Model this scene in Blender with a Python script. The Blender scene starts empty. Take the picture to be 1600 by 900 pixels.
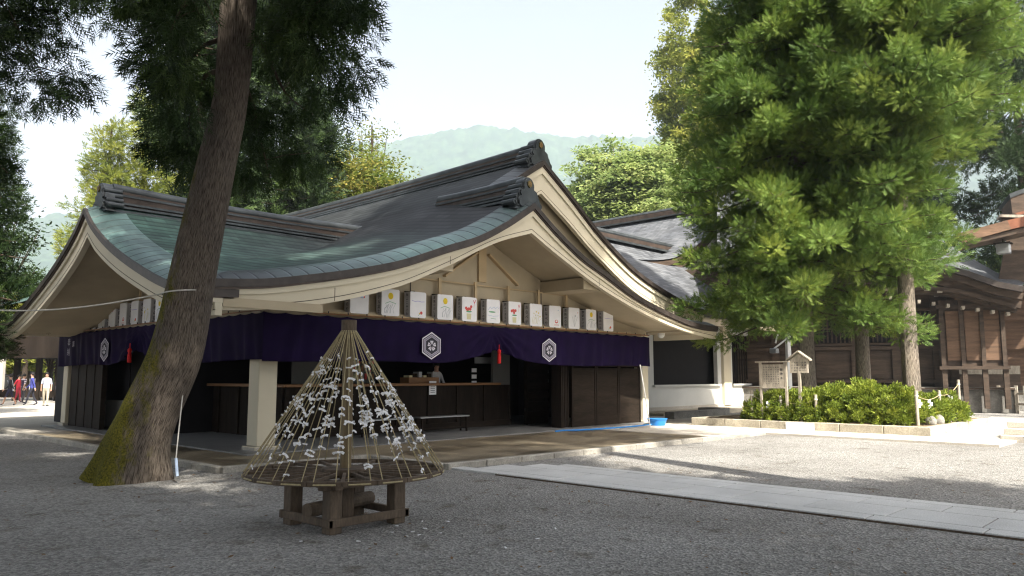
import bpy, math, random
import numpy as np
from mathutils import Vector, Matrix
R = math.radians
scene = bpy.context.scene
col = scene.collection

# ------------------------------------------------------------------ camera
F, CAMH = 1200.0, 1.6
PITCH, YAW = math.atan(138 / F), R(43.6)
cam_d = bpy.data.cameras.new('camera')
cam_d.sensor_width = 36; cam_d.lens = F / 1600 * 36; cam_d.clip_end = 9000; cam_d.clip_start = .05
cam = bpy.data.objects.new('camera', cam_d); col.objects.link(cam)
fw = Vector((math.cos(YAW) * math.cos(PITCH), math.sin(YAW) * math.cos(PITCH), math.sin(PITCH)))
rt = Vector((math.sin(YAW), -math.cos(YAW), 0)); up = rt.cross(fw)
cam.matrix_world = Matrix(((rt.x, up.x, -fw.x, 0), (rt.y, up.y, -fw.y, 0), (rt.z, up.z, -fw.z, CAMH), (0, 0, 0, 1)))
scene.camera = cam

# ------------------------------------------------------------------ light
SUN_AZ, SUN_EL = R(-108), R(49)          # azimuth from +X, counter-clockwise
S = Vector((math.cos(SUN_AZ) * math.cos(SUN_EL), math.sin(SUN_AZ) * math.cos(SUN_EL), math.sin(SUN_EL)))
w = bpy.data.worlds.new('World'); scene.world = w; w.use_nodes = True
nt = w.node_tree; bg = nt.nodes['Background']
sky = nt.nodes.new('ShaderNodeTexSky'); sky.sky_type = 'NISHITA'; sky.sun_disc = False
sky.sun_elevation = SUN_EL; sky.sun_rotation = math.atan2(S.x, S.y)
sky.air_density = .9; sky.dust_density = 8.0; sky.ozone_density = 0.3; sky.altitude = 50
hs = nt.nodes.new('ShaderNodeHueSaturation'); hs.inputs['Saturation'].default_value = .62; hs.inputs['Value'].default_value = 1.06
nt.links.new(sky.outputs[0], hs.inputs['Color']); nt.links.new(hs.outputs[0], bg.inputs[0]); bg.inputs[1].default_value = 0.094
sd = bpy.data.lights.new('sun', 'SUN'); sd.energy = 5.0; sd.angle = R(.53); sd.color = (1, .94, .83)
so = bpy.data.objects.new('sun', sd); col.objects.link(so)
so.rotation_euler = S.to_track_quat('Z', 'Y').to_euler()
scene.view_settings.view_transform = 'Standard'; scene.view_settings.look = 'None'
scene.view_settings.exposure = 1.72; scene.view_settings.gamma = 1
scene.view_settings.use_curve_mapping = False
scene.render.engine = 'CYCLES'
scene.cycles.max_bounces = 6; scene.cycles.diffuse_bounces = 3; scene.cycles.glossy_bounces = 2
scene.cycles.transmission_bounces = 3; scene.cycles.transparent_max_bounces = 6; scene.cycles.volume_bounces = 0
scene.cycles.use_denoising = True; scene.cycles.filter_width = 1.2
scene.cycles.sample_clamp_indirect = 4

# ------------------------------------------------------------------ placing helpers (photo pixel + distance -> point of the place)
def _ray(px, py):
    return fw + rt * ((px - 800) / F) - up * ((py - 450) / F)
def atY(px, py, y): d = _ray(px, py); return Vector((0, 0, CAMH)) + d * (y / d.y)
def atX(px, py, x): d = _ray(px, py); return Vector((0, 0, CAMH)) + d * (x / d.x)
def atZ(px, py, z): d = _ray(px, py); return Vector((0, 0, CAMH)) + d * ((z - CAMH) / d.z)
def atW(px, py, wd): return Vector((0, 0, CAMH)) + _ray(px, py) * wd
def gW(px, wd, z=0.0):
    h = (wd - (z - CAMH) * math.sin(PITCH)) / math.cos(PITCH)
    f2 = Vector((math.cos(YAW), math.sin(YAW), 0)); p = f2 * h + rt * ((px - 800) / F * wd); p.z = z; return p

# ------------------------------------------------------------------ materials
def nodes_of(m):
    m.use_nodes = True; n = m.node_tree; return n, n.nodes['Principled BSDF']
def ramp(n, src, pts):
    r = n.nodes.new('ShaderNodeValToRGB'); n.links.new(src, r.inputs[0])
    e = r.color_ramp.elements
    while len(e) < len(pts): e.new(.5)
    for k, (p, c) in enumerate(pts):
        e[k].position = p; e[k].color = (*c, 1)
    return r.outputs[0]
def noise(n, scale, detail=4, stretch=(1, 1, 1), coord='Object', rough=.55, off=(0, 0, 0)):
    tc = n.nodes.new('ShaderNodeTexCoord'); mp = n.nodes.new('ShaderNodeMapping')
    mp.inputs['Scale'].default_value = stretch; mp.inputs['Location'].default_value = off
    n.links.new(tc.outputs[coord], mp.inputs[0])
    t = n.nodes.new('ShaderNodeTexNoise'); t.inputs['Scale'].default_value = scale
    t.inputs['Detail'].default_value = detail; t.inputs['Roughness'].default_value = rough
    n.links.new(mp.outputs[0], t.inputs['Vector']); return t.outputs['Fac']
def mul(n, a, b, fac=1.0, mode='MULTIPLY'):
    m = n.nodes.new('ShaderNodeMix'); m.data_type = 'RGBA'; m.blend_type = mode
    m.inputs[0].default_value = fac
    n.links.new(a, m.inputs[6]); n.links.new(b, m.inputs[7]); return m.outputs[2]
def mixc(n, fac, a, b):
    m = n.nodes.new('ShaderNodeMix'); m.data_type = 'RGBA'
    n.links.new(fac, m.inputs[0])
    for s, v in ((6, a), (7, b)):
        if isinstance(v, tuple): m.inputs[s].default_value = (*v, 1)
        else: n.links.new(v, m.inputs[s])
    return m.outputs[2]
def bump(n, b, src, strength, dist=.02):
    k = n.nodes.new('ShaderNodeBump'); k.inputs['Strength'].default_value = strength
    k.inputs['Distance'].default_value = dist; n.links.new(src, k.inputs['Height'])
    n.links.new(k.outputs[0], b.inputs['Normal'])
def mk(name, c, var=.25, scale=3, rough=.7, bmp=.15, stretch=(1, 1, 1), metal=0, spec=.3, fine=0):
    m = bpy.data.materials.new(name); n, b = nodes_of(m)
    lo = tuple(x * (1 - var) for x in c); hi = tuple(min(1, x * (1 + var * .7)) for x in c)
    f1 = noise(n, scale, 5, stretch)
    cc = ramp(n, f1, [(.3, lo), (.7, hi)])
    if fine:
        f2 = noise(n, fine, 3, stretch); g = ramp(n, f2, [(.35, (.78,) * 3), (.65, (1.08,) * 3)])
        cc = mul(n, cc, g)
        if bmp: bump(n, b, f2, bmp, .01)
    elif bmp: bump(n, b, f1, bmp, .01)
    n.links.new(cc, b.inputs['Base Color'])
    b.inputs['Roughness'].default_value = rough; b.inputs['Metallic'].default_value = metal
    b.inputs['Specular IOR Level'].default_value = spec
    return m
def leafmat(name, dark, mid, light, trans=.25, scale=.5):
    m = bpy.data.materials.new(name); n, b = nodes_of(m)
    a = n.nodes.new('ShaderNodeAttribute'); a.attribute_name = 'tint'
    c = ramp(n, a.outputs['Fac'], [(0, dark), (.5, mid), (1, light)])
    f = noise(n, scale, 3); g = ramp(n, f, [(.32, (.80, .84, .85)), (.68, (1.14, 1.09, .95))])
    c = mul(n, c, g); n.links.new(c, b.inputs['Base Color'])
    b.inputs['Roughness'].default_value = .6; b.inputs['Specular IOR Level'].default_value = .22
    t = n.nodes.new('ShaderNodeBsdfTranslucent'); n.links.new(c, t.inputs[0])
    x = n.nodes.new('ShaderNodeMixShader'); x.inputs[0].default_value = trans
    n.links.new(b.outputs[0], x.inputs[1]); n.links.new(t.outputs[0], x.inputs[2])
    n.links.new(x.outputs[0], n.nodes['Material Output'].inputs[0]); return m

M = {}
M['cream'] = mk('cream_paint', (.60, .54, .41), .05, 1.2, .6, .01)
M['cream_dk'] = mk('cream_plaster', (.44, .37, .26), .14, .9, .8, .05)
M['beige_trim'] = mk('beige_trim', (.50, .38, .23), .12, 2, .7, .05)
M['line'] = mk('joint_line', (.08, .065, .05), .1, 2, .8, 0)
M['white_wall'] = mk('white_wall', (.60, .60, .57), .08, .8, .8, .02)
M['edge'] = mk('roof_edge_copper', (.055, .045, .04), .35, 5, .45, .1, metal=.2)
M['ridge'] = mk('ridge_copper', (.07, .078, .082), .4, 2.5, .36, .1, metal=.4)
M['ridge_brown'] = mk('ridge_brown', (.075, .055, .045), .35, 3, .45, .1, metal=.3)
M['gold'] = mk('aged_gold', (.16, .125, .05), .3, 8, .4, .1, metal=.6)
M['wood_dk'] = mk('dark_wood', (.022, .016, .012), .35, 5, .7, .2, (1, 1, .15), fine=30, spec=.1)
M['wood_dkh'] = mk('dark_wood_h', (.026, .019, .014), .35, 5, .7, .2, (.15, .15, 1), fine=30, spec=.1)
M['wood_cnt'] = mk('counter_wood', (.24, .12, .05), .3, 5, .5, .1, (.2, .2, 1))
M['wood_old'] = mk('old_shrine_wood', (.075, .052, .037), .45, 3, .75, .25, (.3, .3, 2.2), fine=22)
M['wood_old2'] = mk('old_shrine_wood_red', (.15, .09, .056), .4, 3, .75, .25, (.3, .3, 3), fine=22)
M['wood_grey'] = mk('grey_weathered_wood', (.36, .32, .26), .3, 6, .8, .2, (1, 1, .2), fine=40)
M['wood_stand'] = mk('stand_wood', (.115, .085, .06), .45, 6, .75, .3, (1, 1, .3), fine=40)
M['wood_pole'] = mk('pole_wood', (.19, .14, .075), .3, 6, .6, .15, (1, 1, .1), fine=30)
M['wire'] = mk('straw_rope', (.36, .30, .17), .25, 30, .6, .2)
M['paper'] = mk('paper', (.88, .88, .90), .05, 10, .7, .03)
M['rope'] = mk('white_rope', (.62, .60, .55), .15, 20, .7, .2)
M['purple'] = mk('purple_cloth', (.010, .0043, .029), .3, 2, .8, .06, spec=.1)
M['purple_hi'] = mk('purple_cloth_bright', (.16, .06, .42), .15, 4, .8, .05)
M['white_print'] = mk('white_print', (.62, .60, .66), .06, 4, .8, 0)
M['grey_print'] = mk('grey_print', (.34, .32, .38), .06, 4, .8, 0)
M['red'] = mk('red_tassel', (.55, .012, .012), .2, 9, .7, .1)
M['ink'] = mk('ink', (.03, .03, .04), .1, 4, .8, 0)
M['lan_side'] = mk('lantern_side_paper', (.60, .59, .62), .08, 5, .8, .02)
M['lan_face'] = mk('lantern_face_paper', (.80, .79, .80), .04, 5, .7, .02)
for k, c in dict(p_yel=(.75, .55, .03), p_red=(.62, .10, .09), p_grn=(.15, .38, .2), p_gry=(.42, .44, .46), p_pur=(.42, .38, .66),
                 p_blu=(.42, .52, .68), p_tan=(.62, .58, .36)).items(): M[k] = mk(k, c, .1, 6, .8, 0)
M['stone'] = mk('granite_path', (.56, .56, .55), .16, 1.1, .75, .1, fine=60)
M['kerb'] = mk('kerb_stone', (.34, .32, .28), .3, 2.5, .85, .25, fine=35)
M['kerb_lt'] = mk('kerb_light', (.42, .38, .30), .3, 1.8, .85, .25, fine=30)
M['conc_lt'] = mk('light_concrete', (.50, .46, .40), .16, .9, .85, .1, fine=45)
M['base_stone'] = mk('base_stone', (.22, .21, .19), .4, 2.2, .85, .3, fine=18)
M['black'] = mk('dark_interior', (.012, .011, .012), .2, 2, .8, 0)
M['int_wall'] = mk('interior_wall', (.15, .15, .14), .15, 1, .8, 0)
M['metal_wh'] = mk('white_metal', (.70, .70, .68), .06, 4, .4, .02)
M['metal_gr'] = mk('grey_metal', (.35, .36, .37), .1, 4, .4, .05, metal=.6)
M['blue'] = mk('blue_plastic', (.03, .22, .62), .1, 4, .4, .03)
M['skin'] = mk('skin', (.45, .27, .19), .06, 6, .6, 0)
M['hair'] = mk('hair', (.015, .012, .011), .2, 30, .6, .2)
M['orange'] = mk('red_underside', (.17, .065, .035), .3, 3, .6, .05)
M['dirt'] = mk('planter_soil', (.19, .14, .09), .4, 3, .95, .4, fine=30)
M['floor'] = mk('wet_concrete_floor', (.20, .20, .20), .25, 1.5, .4, .08, fine=30)

# gravel
m = bpy.data.materials.new('gravel'); n, b = nodes_of(m); M['gravel'] = m
tc = n.nodes.new('ShaderNodeTexCoord')
v = n.nodes.new('ShaderNodeTexVoronoi'); v.inputs['Scale'].default_value = 38; n.links.new(tc.outputs['Object'], v.inputs['Vector'])
v2 = n.nodes.new('ShaderNodeTexVoronoi'); v2.inputs['Scale'].default_value = 105; n.links.new(tc.outputs['Object'], v2.inputs['Vector'])
sp = n.nodes.new('ShaderNodeSeparateColor'); n.links.new(v.outputs['Color'], sp.inputs[0])
sp2 = n.nodes.new('ShaderNodeSeparateColor'); n.links.new(v2.outputs['Color'], sp2.inputs[0])
c = ramp(n, sp.outputs[0], [(0, (.18, .177, .17)), (.5, (.275, .271, .263)), (1, (.39, .382, .366))])
c2 = ramp(n, sp2.outputs[0], [(0, (.74,) * 3), (1, (1.2,) * 3)])
c = mul(n, c, c2)
big = noise(n, .35, 5); c = mul(n, c, ramp(n, big, [(.32, (.78, .765, .74)), (.68, (1.12, 1.11, 1.09))]))
dk = noise(n, 2.2, 6, off=(5, 3, 0)); c = mul(n, c, ramp(n, dk, [(.30, (.66, .62, .58)), (.42, (1, 1, 1))]))
n.links.new(c, b.inputs['Base Color']); b.inputs['Roughness'].default_value = .9; b.inputs['Specular IOR Level'].default_value = .15
bump(n, b, v.outputs['Distance'], .9, .03)

# exposed aggregate pavement, damp
m = bpy.data.materials.new('aggregate_pavement'); n, b = nodes_of(m); M['agg'] = m
f = noise(n, 55, 3); c = ramp(n, f, [(.35, (.10, .085, .06)), (.65, (.26, .22, .16))])
f2 = noise(n, .7, 5); c = mul(n, c, ramp(n, f2, [(.38, (.55, .52, .5)), (.6, (1.15, 1.12, 1.05))]))
n.links.new(c, b.inputs['Base Color']); b.inputs['Specular IOR Level'].default_value = .4
rr = ramp(n, f2, [(.38, (.28,) * 3), (.6, (.8,) * 3)]); n.links.new(rr, b.inputs['Roughness']); bump(n, b, f, .3, .006)

# bark
def bark(name, c_dk, c_lt, moss=False, sc=1.0):
    m = bpy.data.materials.new(name); n, b = nodes_of(m)
    f = noise(n, 3.4 * sc, 7, (9, .8, 1), 'UV', .62); g = noise(n, 9 * sc, 5, (8, .7, 1), 'UV', .6)
    c = mixc(n, f, c_dk, c_lt); c = mul(n, c, ramp(n, g, [(.38, (.30, .28, .27)), (.56, (1.15,) * 3)]))
    big = noise(n, 1.1, 3, (1, 1, .5)); c = mul(n, c, ramp(n, big, [(.3, (.75, .75, .78)), (.7, (1.12, 1.1, 1.05))]))
    if moss:
        a = n.nodes.new('ShaderNodeAttribute'); a.attribute_name = 'tint'
        k = noise(n, 4.5, 9, (1, 1, .45), rough=.72); ad = n.nodes.new('ShaderNodeMath'); ad.operation = 'ADD'
        n.links.new(a.outputs['Fac'], ad.inputs[0]); n.links.new(k, ad.inputs[1])
        fm = ramp(n, ad.outputs[0], [(.84, (0, 0, 0)), (1.0, (1, 1, 1))])
        fr = noise(n, 40, 4); mc = ramp(n, fr, [(.3, (.05, .055, .012)), (.7, (.26, .23, .028))])
        c = mixc(n, fm, c, mc)
    n.links.new(c, b.inputs['Base Color']); b.inputs['Roughness'].default_value = .9; b.inputs['Specular IOR Level'].default_value = .15
    ad2 = n.nodes.new('ShaderNodeMath'); ad2.operation = 'ADD'; n.links.new(f, ad2.inputs[0]); n.links.new(g, ad2.inputs[1])
    bump(n, b, ad2.outputs[0], .1e1, .09); return m
M['bark_big'] = bark('bark_leaning', (.10, .082, .068), (.36, .305, .255), True)
M['bark'] = bark('bark_cedar', (.24, .20, .16), (.50, .44, .36))
M['bark_dk'] = bark('bark_dark', (.05, .04, .03), (.13, .10, .075))

# copper shingle roofs: UV = (metres along the course, metres down the slope), tint = patina
def roofmat(name, base, pat, course=.26, seam=None, rough=.42, spec=.5, amt=.55):
    m = bpy.data.materials.new(name); n, b = nodes_of(m)
    uv = n.nodes.new('ShaderNodeUVMap'); sx = n.nodes.new('ShaderNodeSeparateXYZ'); n.links.new(uv.outputs[0], sx.inputs[0])
    def mth(op, a, bb=None):
        k = n.nodes.new('ShaderNodeMath'); k.operation = op
        for i, q in ((0, a), (1, bb)):
            if q is None: continue
            if isinstance(q, (int, float)): k.inputs[i].default_value = q
            else: n.links.new(q, k.inputs[i])
        return k.outputs[0]
    d = mth('DIVIDE', sx.outputs[1], course); fr = mth('FRACT', d)
    row = mth('FLOOR', d)
    uo = mth('ADD', mth('DIVIDE', sx.outputs[0], .45), mth('MULTIPLY', row, .37)); fu = mth('FRACT', uo); cu = mth('FLOOR', uo)
    cv = n.nodes.new('ShaderNodeCombineXYZ'); n.links.new(cu, cv.inputs[0]); n.links.new(row, cv.inputs[1])
    wn = n.nodes.new('ShaderNodeTexWhiteNoise'); n.links.new(cv.outputs[0], wn.inputs[0])
    a = n.nodes.new('ShaderNodeAttribute'); a.attribute_name = 'tint'
    k = noise(n, 1.3, 6, rough=.65); k2 = noise(n, .5, 4, off=(3, 1, 0))
    pf = mth('MULTIPLY', a.outputs['Fac'], ramp(n, k, [(.3, (.55,) * 3), (.62, (1.2,) * 3)]))
    c = mixc(n, pf, base, pat)
    c = mul(n, c, ramp(n, k2, [(.3, (.78, .78, .8)), (.7, (1.2, 1.18, 1.15))]))
    k3 = noise(n, 2.2, 6, (2.2, .22, 1), 'UV', .7); c = mul(n, c, ramp(n, k3, [(.34, (.76, .77, .78)), (.66, (1.16, 1.15, 1.12))]))
    if seam is None:
        c = mul(n, c, ramp(n, wn.outputs[0], [(0, (.7,) * 3), (1, (1.28,) * 3)]))
    c = mul(n, c, ramp(n, fr, [(0, (amt,) * 3), (.42 if seam is None else .12, (1, 1, 1)), (.93, (1.1, 1.1, 1.1)), (1, (amt,) * 3)]))
    n.links.new(c, b.inputs['Base Color']); b.inputs['Roughness'].default_value = rough
    b.inputs['Specular IOR Level'].default_value = spec; b.inputs['Metallic'].default_value = 0
    bump(n, b, fr if seam is None else ramp(n, fr, [(0, (0,) * 3), (.1, (1,) * 3), (.9, (1,) * 3), (1, (0,) * 3)]), .55, .03)
    return m
M['roof'] = roofmat('roof_shingle_copper', (.028, .030, .034), (.06, .12, .10), rough=.62, spec=.22, amt=.3)
M['verge'] = roofmat('roof_verge_copper', (.036, .038, .043), (.12, .21, .20), .34, seam=1, rough=.42, amt=.35)
M['roof_far'] = roofmat('roof_grey_copper', (.10, .104, .115), (.14, .17, .18), .2, rough=.6, spec=.25, amt=.65)

# ------------------------------------------------------------------ objects
def tag(o, label=None, cat=None, group=None, kind=None):
    if label: o['label'] = label
    if cat: o['category'] = cat
    if group: o['group'] = group
    if kind: o['kind'] = kind
    return o
def empty(name, loc, label, cat, group=None, rz=0):
    o = bpy.data.objects.new(name, None); col.objects.link(o); o.location = loc; o.rotation_euler = (0, 0, rz)
    o.empty_display_size = .2
    return tag(o, label, cat, group)
def link(name, me, parent=None):
    o = bpy.data.objects.new(name, me); col.objects.link(o)
    if parent is not None:
        o.parent = parent
        o.matrix_parent_inverse = Matrix.Identity(4)
    return o
class MB:
    """collects shapes; build() links them as one mesh object. org = origin the mesh is stored relative to."""
    def __init__(s): s.v = []; s.f = []; s.m = []; s.mats = []
    def mi(s, mat):
        if mat not in s.mats: s.mats.append(mat)
        return s.mats.index(mat)
    def add(s, vs, fs, mat):
        o = len(s.v); k = s.mi(mat)
        s.v += [tuple(p) for p in vs]; s.f += [tuple(i + o for i in f) for f in fs]; s.m += [k] * len(fs); return s
    def box(s, x0, x1, y0, y1, z0, z1, mat, xf=None):
        vs = [Vector((x, y, z)) for x in (x0, x1) for y in (y0, y1) for z in (z0, z1)]
        if xf is not None: vs = [xf @ p for p in vs]
        return s.add(vs, [(0, 1, 3, 2), (4, 6, 7, 5), (0, 4, 5, 1), (2, 3, 7, 6), (0, 2, 6, 4), (1, 5, 7, 3)], mat)
    def bar(s, a, b, wd, ht, mat, upv=(0, 0, 1)):
        a = Vector(a); b = Vector(b); d = (b - a); L = d.length; d.normalize(); u = Vector(upv)
        sd_ = d.cross(u)
        if sd_.length < 1e-4: sd_ = d.cross(Vector((1, 0, 0)))
        sd_.normalize(); u = sd_.cross(d)
        xf = Matrix(((d.x, sd_.x, u.x, a.x), (d.y, sd_.y, u.y, a.y), (d.z, sd_.z, u.z, a.z), (0, 0, 0, 1)))
        return s.box(0, L, -wd / 2, wd / 2, -ht / 2, ht / 2, mat, xf)
    def tube(s, pts, rad, mat, n=8, cap=True):
        pts = [Vector(p) for p in pts]; N = len(pts)
        rad = [rad] * N if isinstance(rad, (int, float)) else rad
        vs = []; fs = []; ref = None
        for i, p in enumerate(pts):
            d = (pts[min(i + 1, N - 1)] - pts[max(i - 1, 0)]).normalized()
            if ref is None: ref = d.orthogonal().normalized()
            ref = (ref - d * ref.dot(d)).normalized(); b2 = d.cross(ref)
            for k in range(n):
                a = 2 * math.pi * k / n; vs.append(p + (ref * math.cos(a) + b2 * math.sin(a)) * rad[i])
        for i in range(N - 1):
            for k in range(n):
                a = i * n + k; b_ = i * n + (k + 1) % n; fs.append((a, b_, b_ + n, a + n))
        if cap: fs.append(tuple(range(n))[::-1]); fs.append(tuple((N - 1) * n + k for k in range(n)))
        return s.add(vs, fs, mat)
    def prism(s, poly, axis, a0, a1, mat, org=(0, 0, 0)):
        """poly = 2-D outline; axis 'x','y','z' = extrusion axis"""
        def P(p, t):
            if axis == 'y': q = (p[0], t, p[1])
            elif axis == 'x': q = (t, p[0], p[1])
            else: q = (p[0], p[1], t)
            return (q[0] + org[0], q[1] + org[1], q[2] + org[2])
        n = len(poly); vs = [P(p, a0) for p in poly] + [P(p, a1) for p in poly]
        fs = [tuple(range(n))[::-1], tuple(range(n, 2 * n))] + [(i, (i + 1) % n, (i + 1) % n + n, i + n) for i in range(n)]
        return s.add(vs, fs, mat)
    def build(s, name, parent=None, org=(0, 0, 0), rz=0, smooth=False, bevel=0):
        me = bpy.data.meshes.new(name)
        vs = s.v
        if any(org) : vs = [(p[0] - org[0], p[1] - org[1], p[2] - org[2]) for p in vs]
        me.from_pydata(vs, [], s.f)
        for m_ in s.mats: me.materials.append(m_)
        me.polygons.foreach_set('material_index', s.m)
        me.update()
        import bmesh as _b
        bm = _b.new(); bm.from_mesh(me); _b.ops.recalc_face_normals(bm, faces=bm.faces)
        if bevel:
            ed = [e for e in bm.edges if len(e.link_faces) == 2 and e.calc_face_angle(0) > .6]
            _b.ops.bevel(bm, geom=ed, offset=bevel, segments=1, affect='EDGES', clamp_overlap=True)
        bm.to_mesh(me); bm.free()
        if smooth: me.polygons.foreach_set('use_smooth', [True] * len(me.polygons)); me.set_sharp_from_angle(angle=R(38))
        o = link(name, me, parent)
        if parent is None and any(org): o.location = org
        return o
def npmesh(name, V, Fc, mats, parent=None, uv=None, tint=None, midx=None, smooth=False, org=None):
    V = np.asarray(V, np.float32); Fc = np.asarray(Fc, np.int32); k = Fc.shape[1]
    if org is not None: V = V - np.array(org, np.float32)
    me = bpy.data.meshes.new(name); me.vertices.add(len(V)); me.vertices.foreach_set('co', V.ravel())
    me.loops.add(Fc.size); me.loops.foreach_set('vertex_index', Fc.ravel())
    me.polygons.add(len(Fc)); me.polygons.foreach_set('loop_start', np.arange(0, Fc.size, k, dtype=np.int32))
    for m_ in (mats if isinstance(mats, list) else [mats]): me.materials.append(m_)
    if midx is not None: me.polygons.foreach_set('material_index', np.asarray(midx, np.int32))
    if smooth: me.polygons.foreach_set('use_smooth', np.ones(len(Fc), bool))
    if uv is not None:
        l = me.uv_layers.new(name='UVMap'); l.data.foreach_set('uv', np.asarray(uv, np.float32).ravel())
    if tint is not None:
        a = me.attributes.new('tint', 'FLOAT', 'POINT'); a.data.foreach_set('value', np.asarray(tint, np.float32))
    me.update(calc_edges=True); me.validate()
    o = link(name, me, parent)
    if org is not None and parent is None: o.location = org
    return o
def spline(tab):
    """monotone cubic through (x, y) pairs"""
    x = np.array([t[0] for t in tab], float); y = np.array([t[1] for t in tab], float)
    h = np.diff(x); dl = np.diff(y) / h; m_ = np.zeros(len(x)); m_[0], m_[-1] = dl[0], dl[-1]
    for i in range(1, len(x) - 1):
        m_[i] = 0 if dl[i - 1] * dl[i] <= 0 else 2 / (1 / dl[i - 1] + 1 / dl[i])
    def f(q):
        q = np.clip(np.asarray(q, float), x[0], x[-1]); i = np.clip(np.searchsorted(x, q) - 1, 0, len(h) - 1)
        t = (q - x[i]) / h[i]; a = 2 * t**3 - 3 * t**2 + 1; b_ = t**3 - 2 * t**2 + t; c_ = -2 * t**3 + 3 * t**2; d_ = t**3 - t**2
        return a * y[i] + b_ * h[i] * m_[i] + c_ * y[i + 1] + d_ * h[i] * m_[i + 1]
    return f
_txt = {}
def text_geo(s):
    """outline mesh of one string, unit size, lower-left based"""
    if s in _txt: return _txt[s]
    cu = bpy.data.curves.new('t', 'FONT'); cu.body = s; cu.size = 1; cu.resolution_u = 2; cu.align_x = 'CENTER'; cu.align_y = 'CENTER'
    o = bpy.data.objects.new('t', cu); col.objects.link(o)
    me = bpy.data.meshes.new_from_object(o.evaluated_get(bpy.context.evaluated_depsgraph_get()))
    vs = [tuple(v_.co) for v_ in me.vertices]; fs = [tuple(p.vertices) for p in me.polygons]
    bpy.data.objects.remove(o); bpy.data.curves.remove(cu); bpy.data.meshes.remove(me)
    _txt[s] = (vs, fs); return vs, fs
def put_text(mb, s, mat, xf, size, vertical=True, pitch=1.0, bold=0):
    for i, ch in enumerate(s):
        if ch == ' ': continue
        vs, fs = text_geo(ch)
        ox, oy = (0, -(i + .5) * size * pitch) if vertical else ((i + .5) * size * pitch, 0)
        for bx in ([0] if not bold else [-bold, bold]):
            mb.add([xf @ Vector((v_[0] * size + ox + bx, v_[1] * size + oy, 0)) for v_ in vs], fs, mat)
def frame_xf(o, xdir, ydir):
    x = Vector(xdir).normalized(); y = Vector(ydir).normalized(); z = x.cross(y)
    return Matrix(((x.x, y.x, z.x, o[0]), (x.y, y.y, z.y, o[1]), (x.z, y.z, z.z, o[2]), (0, 0, 0, 1)))

# ================================================================== SETTING: ground, hill, haze
gm = MB(); gm.add([(-2600, -2600, 0), (2600, -2600, 0), (2600, 2600, 0), (-2600, 2600, 0)], [(0, 1, 2, 3)], M['gravel'])
tag(gm.build('ground'), kind='structure')
pv = MB()
pv.prism([(6.2, 12.6), (9.1, 12.5), (9.1, 10.25), (18.0, 9.95), (18.0, 22), (16, 24), (6.2, 24)], 'z', -.05, .075, M['agg'])
tag(pv.build('pavement'), kind='structure')
pv = MB(); pv.prism([(18.0, 9.95), (20.4, 9.9), (20.4, 4.2), (22.2, 4.2), (34, 5.2), (34, 7.2), (28.4, 7.1), (28.4, 24), (18, 24)], 'z', -.05, .055, M['conc_lt'])
pv.prism([(6.2, 24.004), (16, 24.004), (16, 62), (6.2, 62)], 'z', -.05, .05, M['conc_lt'])
pv.prism([(-10, 34), (6.2, 34), (6.2, 62), (-10, 62)], 'z', -.05, .02, M['conc_lt'])
tag(pv.build('pavement'), kind='structure')
kb = MB()
rng = random.Random(3)
def kerb_run(a, b, h=.105, wd=.16):
    a = Vector(a); b = Vector(b); L = (b - a).length; k = max(1, int(L / .9)); d = (b - a) / k
    for i in range(k):
        p, q = a + d * i, a + d * (i + 1) - d.normalized() * .012
        kb.bar((p.x, p.y, h / 2 - .02 + rng.uniform(-.004, .004)), (q.x, q.y, h / 2 - .02), wd, h + .04, M['kerb'])
kerb_run((6.1, 40), (6.1, 12.5)); kerb_run((6.1, 12.5), (9.0, 12.4)); kerb_run((9.0, 12.3), (9.0, 10.2)); kerb_run((9.0, 10.15), (18.0, 9.87)); kerb_run((18, 9.87), (20.4, 9.82), .07)
tag(kb.build('kerb', bevel=.012), kind='structure')
# stone path running past the camera's right
pt = MB(); rng = random.Random(5)
cols = [(9.06, 9.34), (9.356, 10.09), (10.106, 10.60), (10.616, 10.86)]
for ci, (a, b_) in enumerate(cols):
    y = 10.1 - ci * .37
    while y > -14:
        L = 1.15 if ci in (0, 3) else .95
        y2 = max(-14, y - L); pt.box(a, b_, y2 + .016, y, -.03, .035 + rng.uniform(-.002, .002), M['stone']); y = y2
tag(pt.build('path', bevel=.006), kind='structure')
pt = MB(); pt.box(9.05, 10.87, -14, 9.0, -.03, .020, M['wood_stand']); tag(pt.build('path'), kind='structure')
# stone steps far right
st = MB()
for k in range(3): st.box(22.25 + k * .42, 24.6 - .001 * k, -3, 4.55 - .0 * k, -.02 if k == 0 else .15 * k + .002, .15 * (k + 1), M['conc_lt'])
tag(st.build('stone_steps', bevel=.01), 'three broad pale stone steps at the right edge of the sunlit gravel', 'steps')

# hill: terrain ridge with forest texture
rs = np.random.RandomState(4)
def vnoise(x, y, seed=0):
    xi = np.floor(x).astype(int); yi = np.floor(y).astype(int); xf = x - xi; yf = y - yi
    def h(a, b_): 
        q = (a * 374761393 + b_ * 668265263 + seed * 1442695) & 0x7fffffff; q = ((q ^ (q >> 13)) * 1274126177) & 0x7fffffff
        return ((q ^ (q >> 16)) & 0xffff) / 65535.
    u = xf * xf * (3 - 2 * xf); v_ = yf * yf * (3 - 2 * yf)
    return (h(xi, yi) * (1 - u) + h(xi + 1, yi) * u) * (1 - v_) + (h(xi, yi + 1) * (1 - u) + h(xi + 1, yi + 1) * u) * v_
nu, nv = 760, 150
azs = np.linspace(-42, 42, nu); ds = np.linspace(620, 1700, nv)
A, D = np.meshgrid(azs, ds, indexing='ij')
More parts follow.
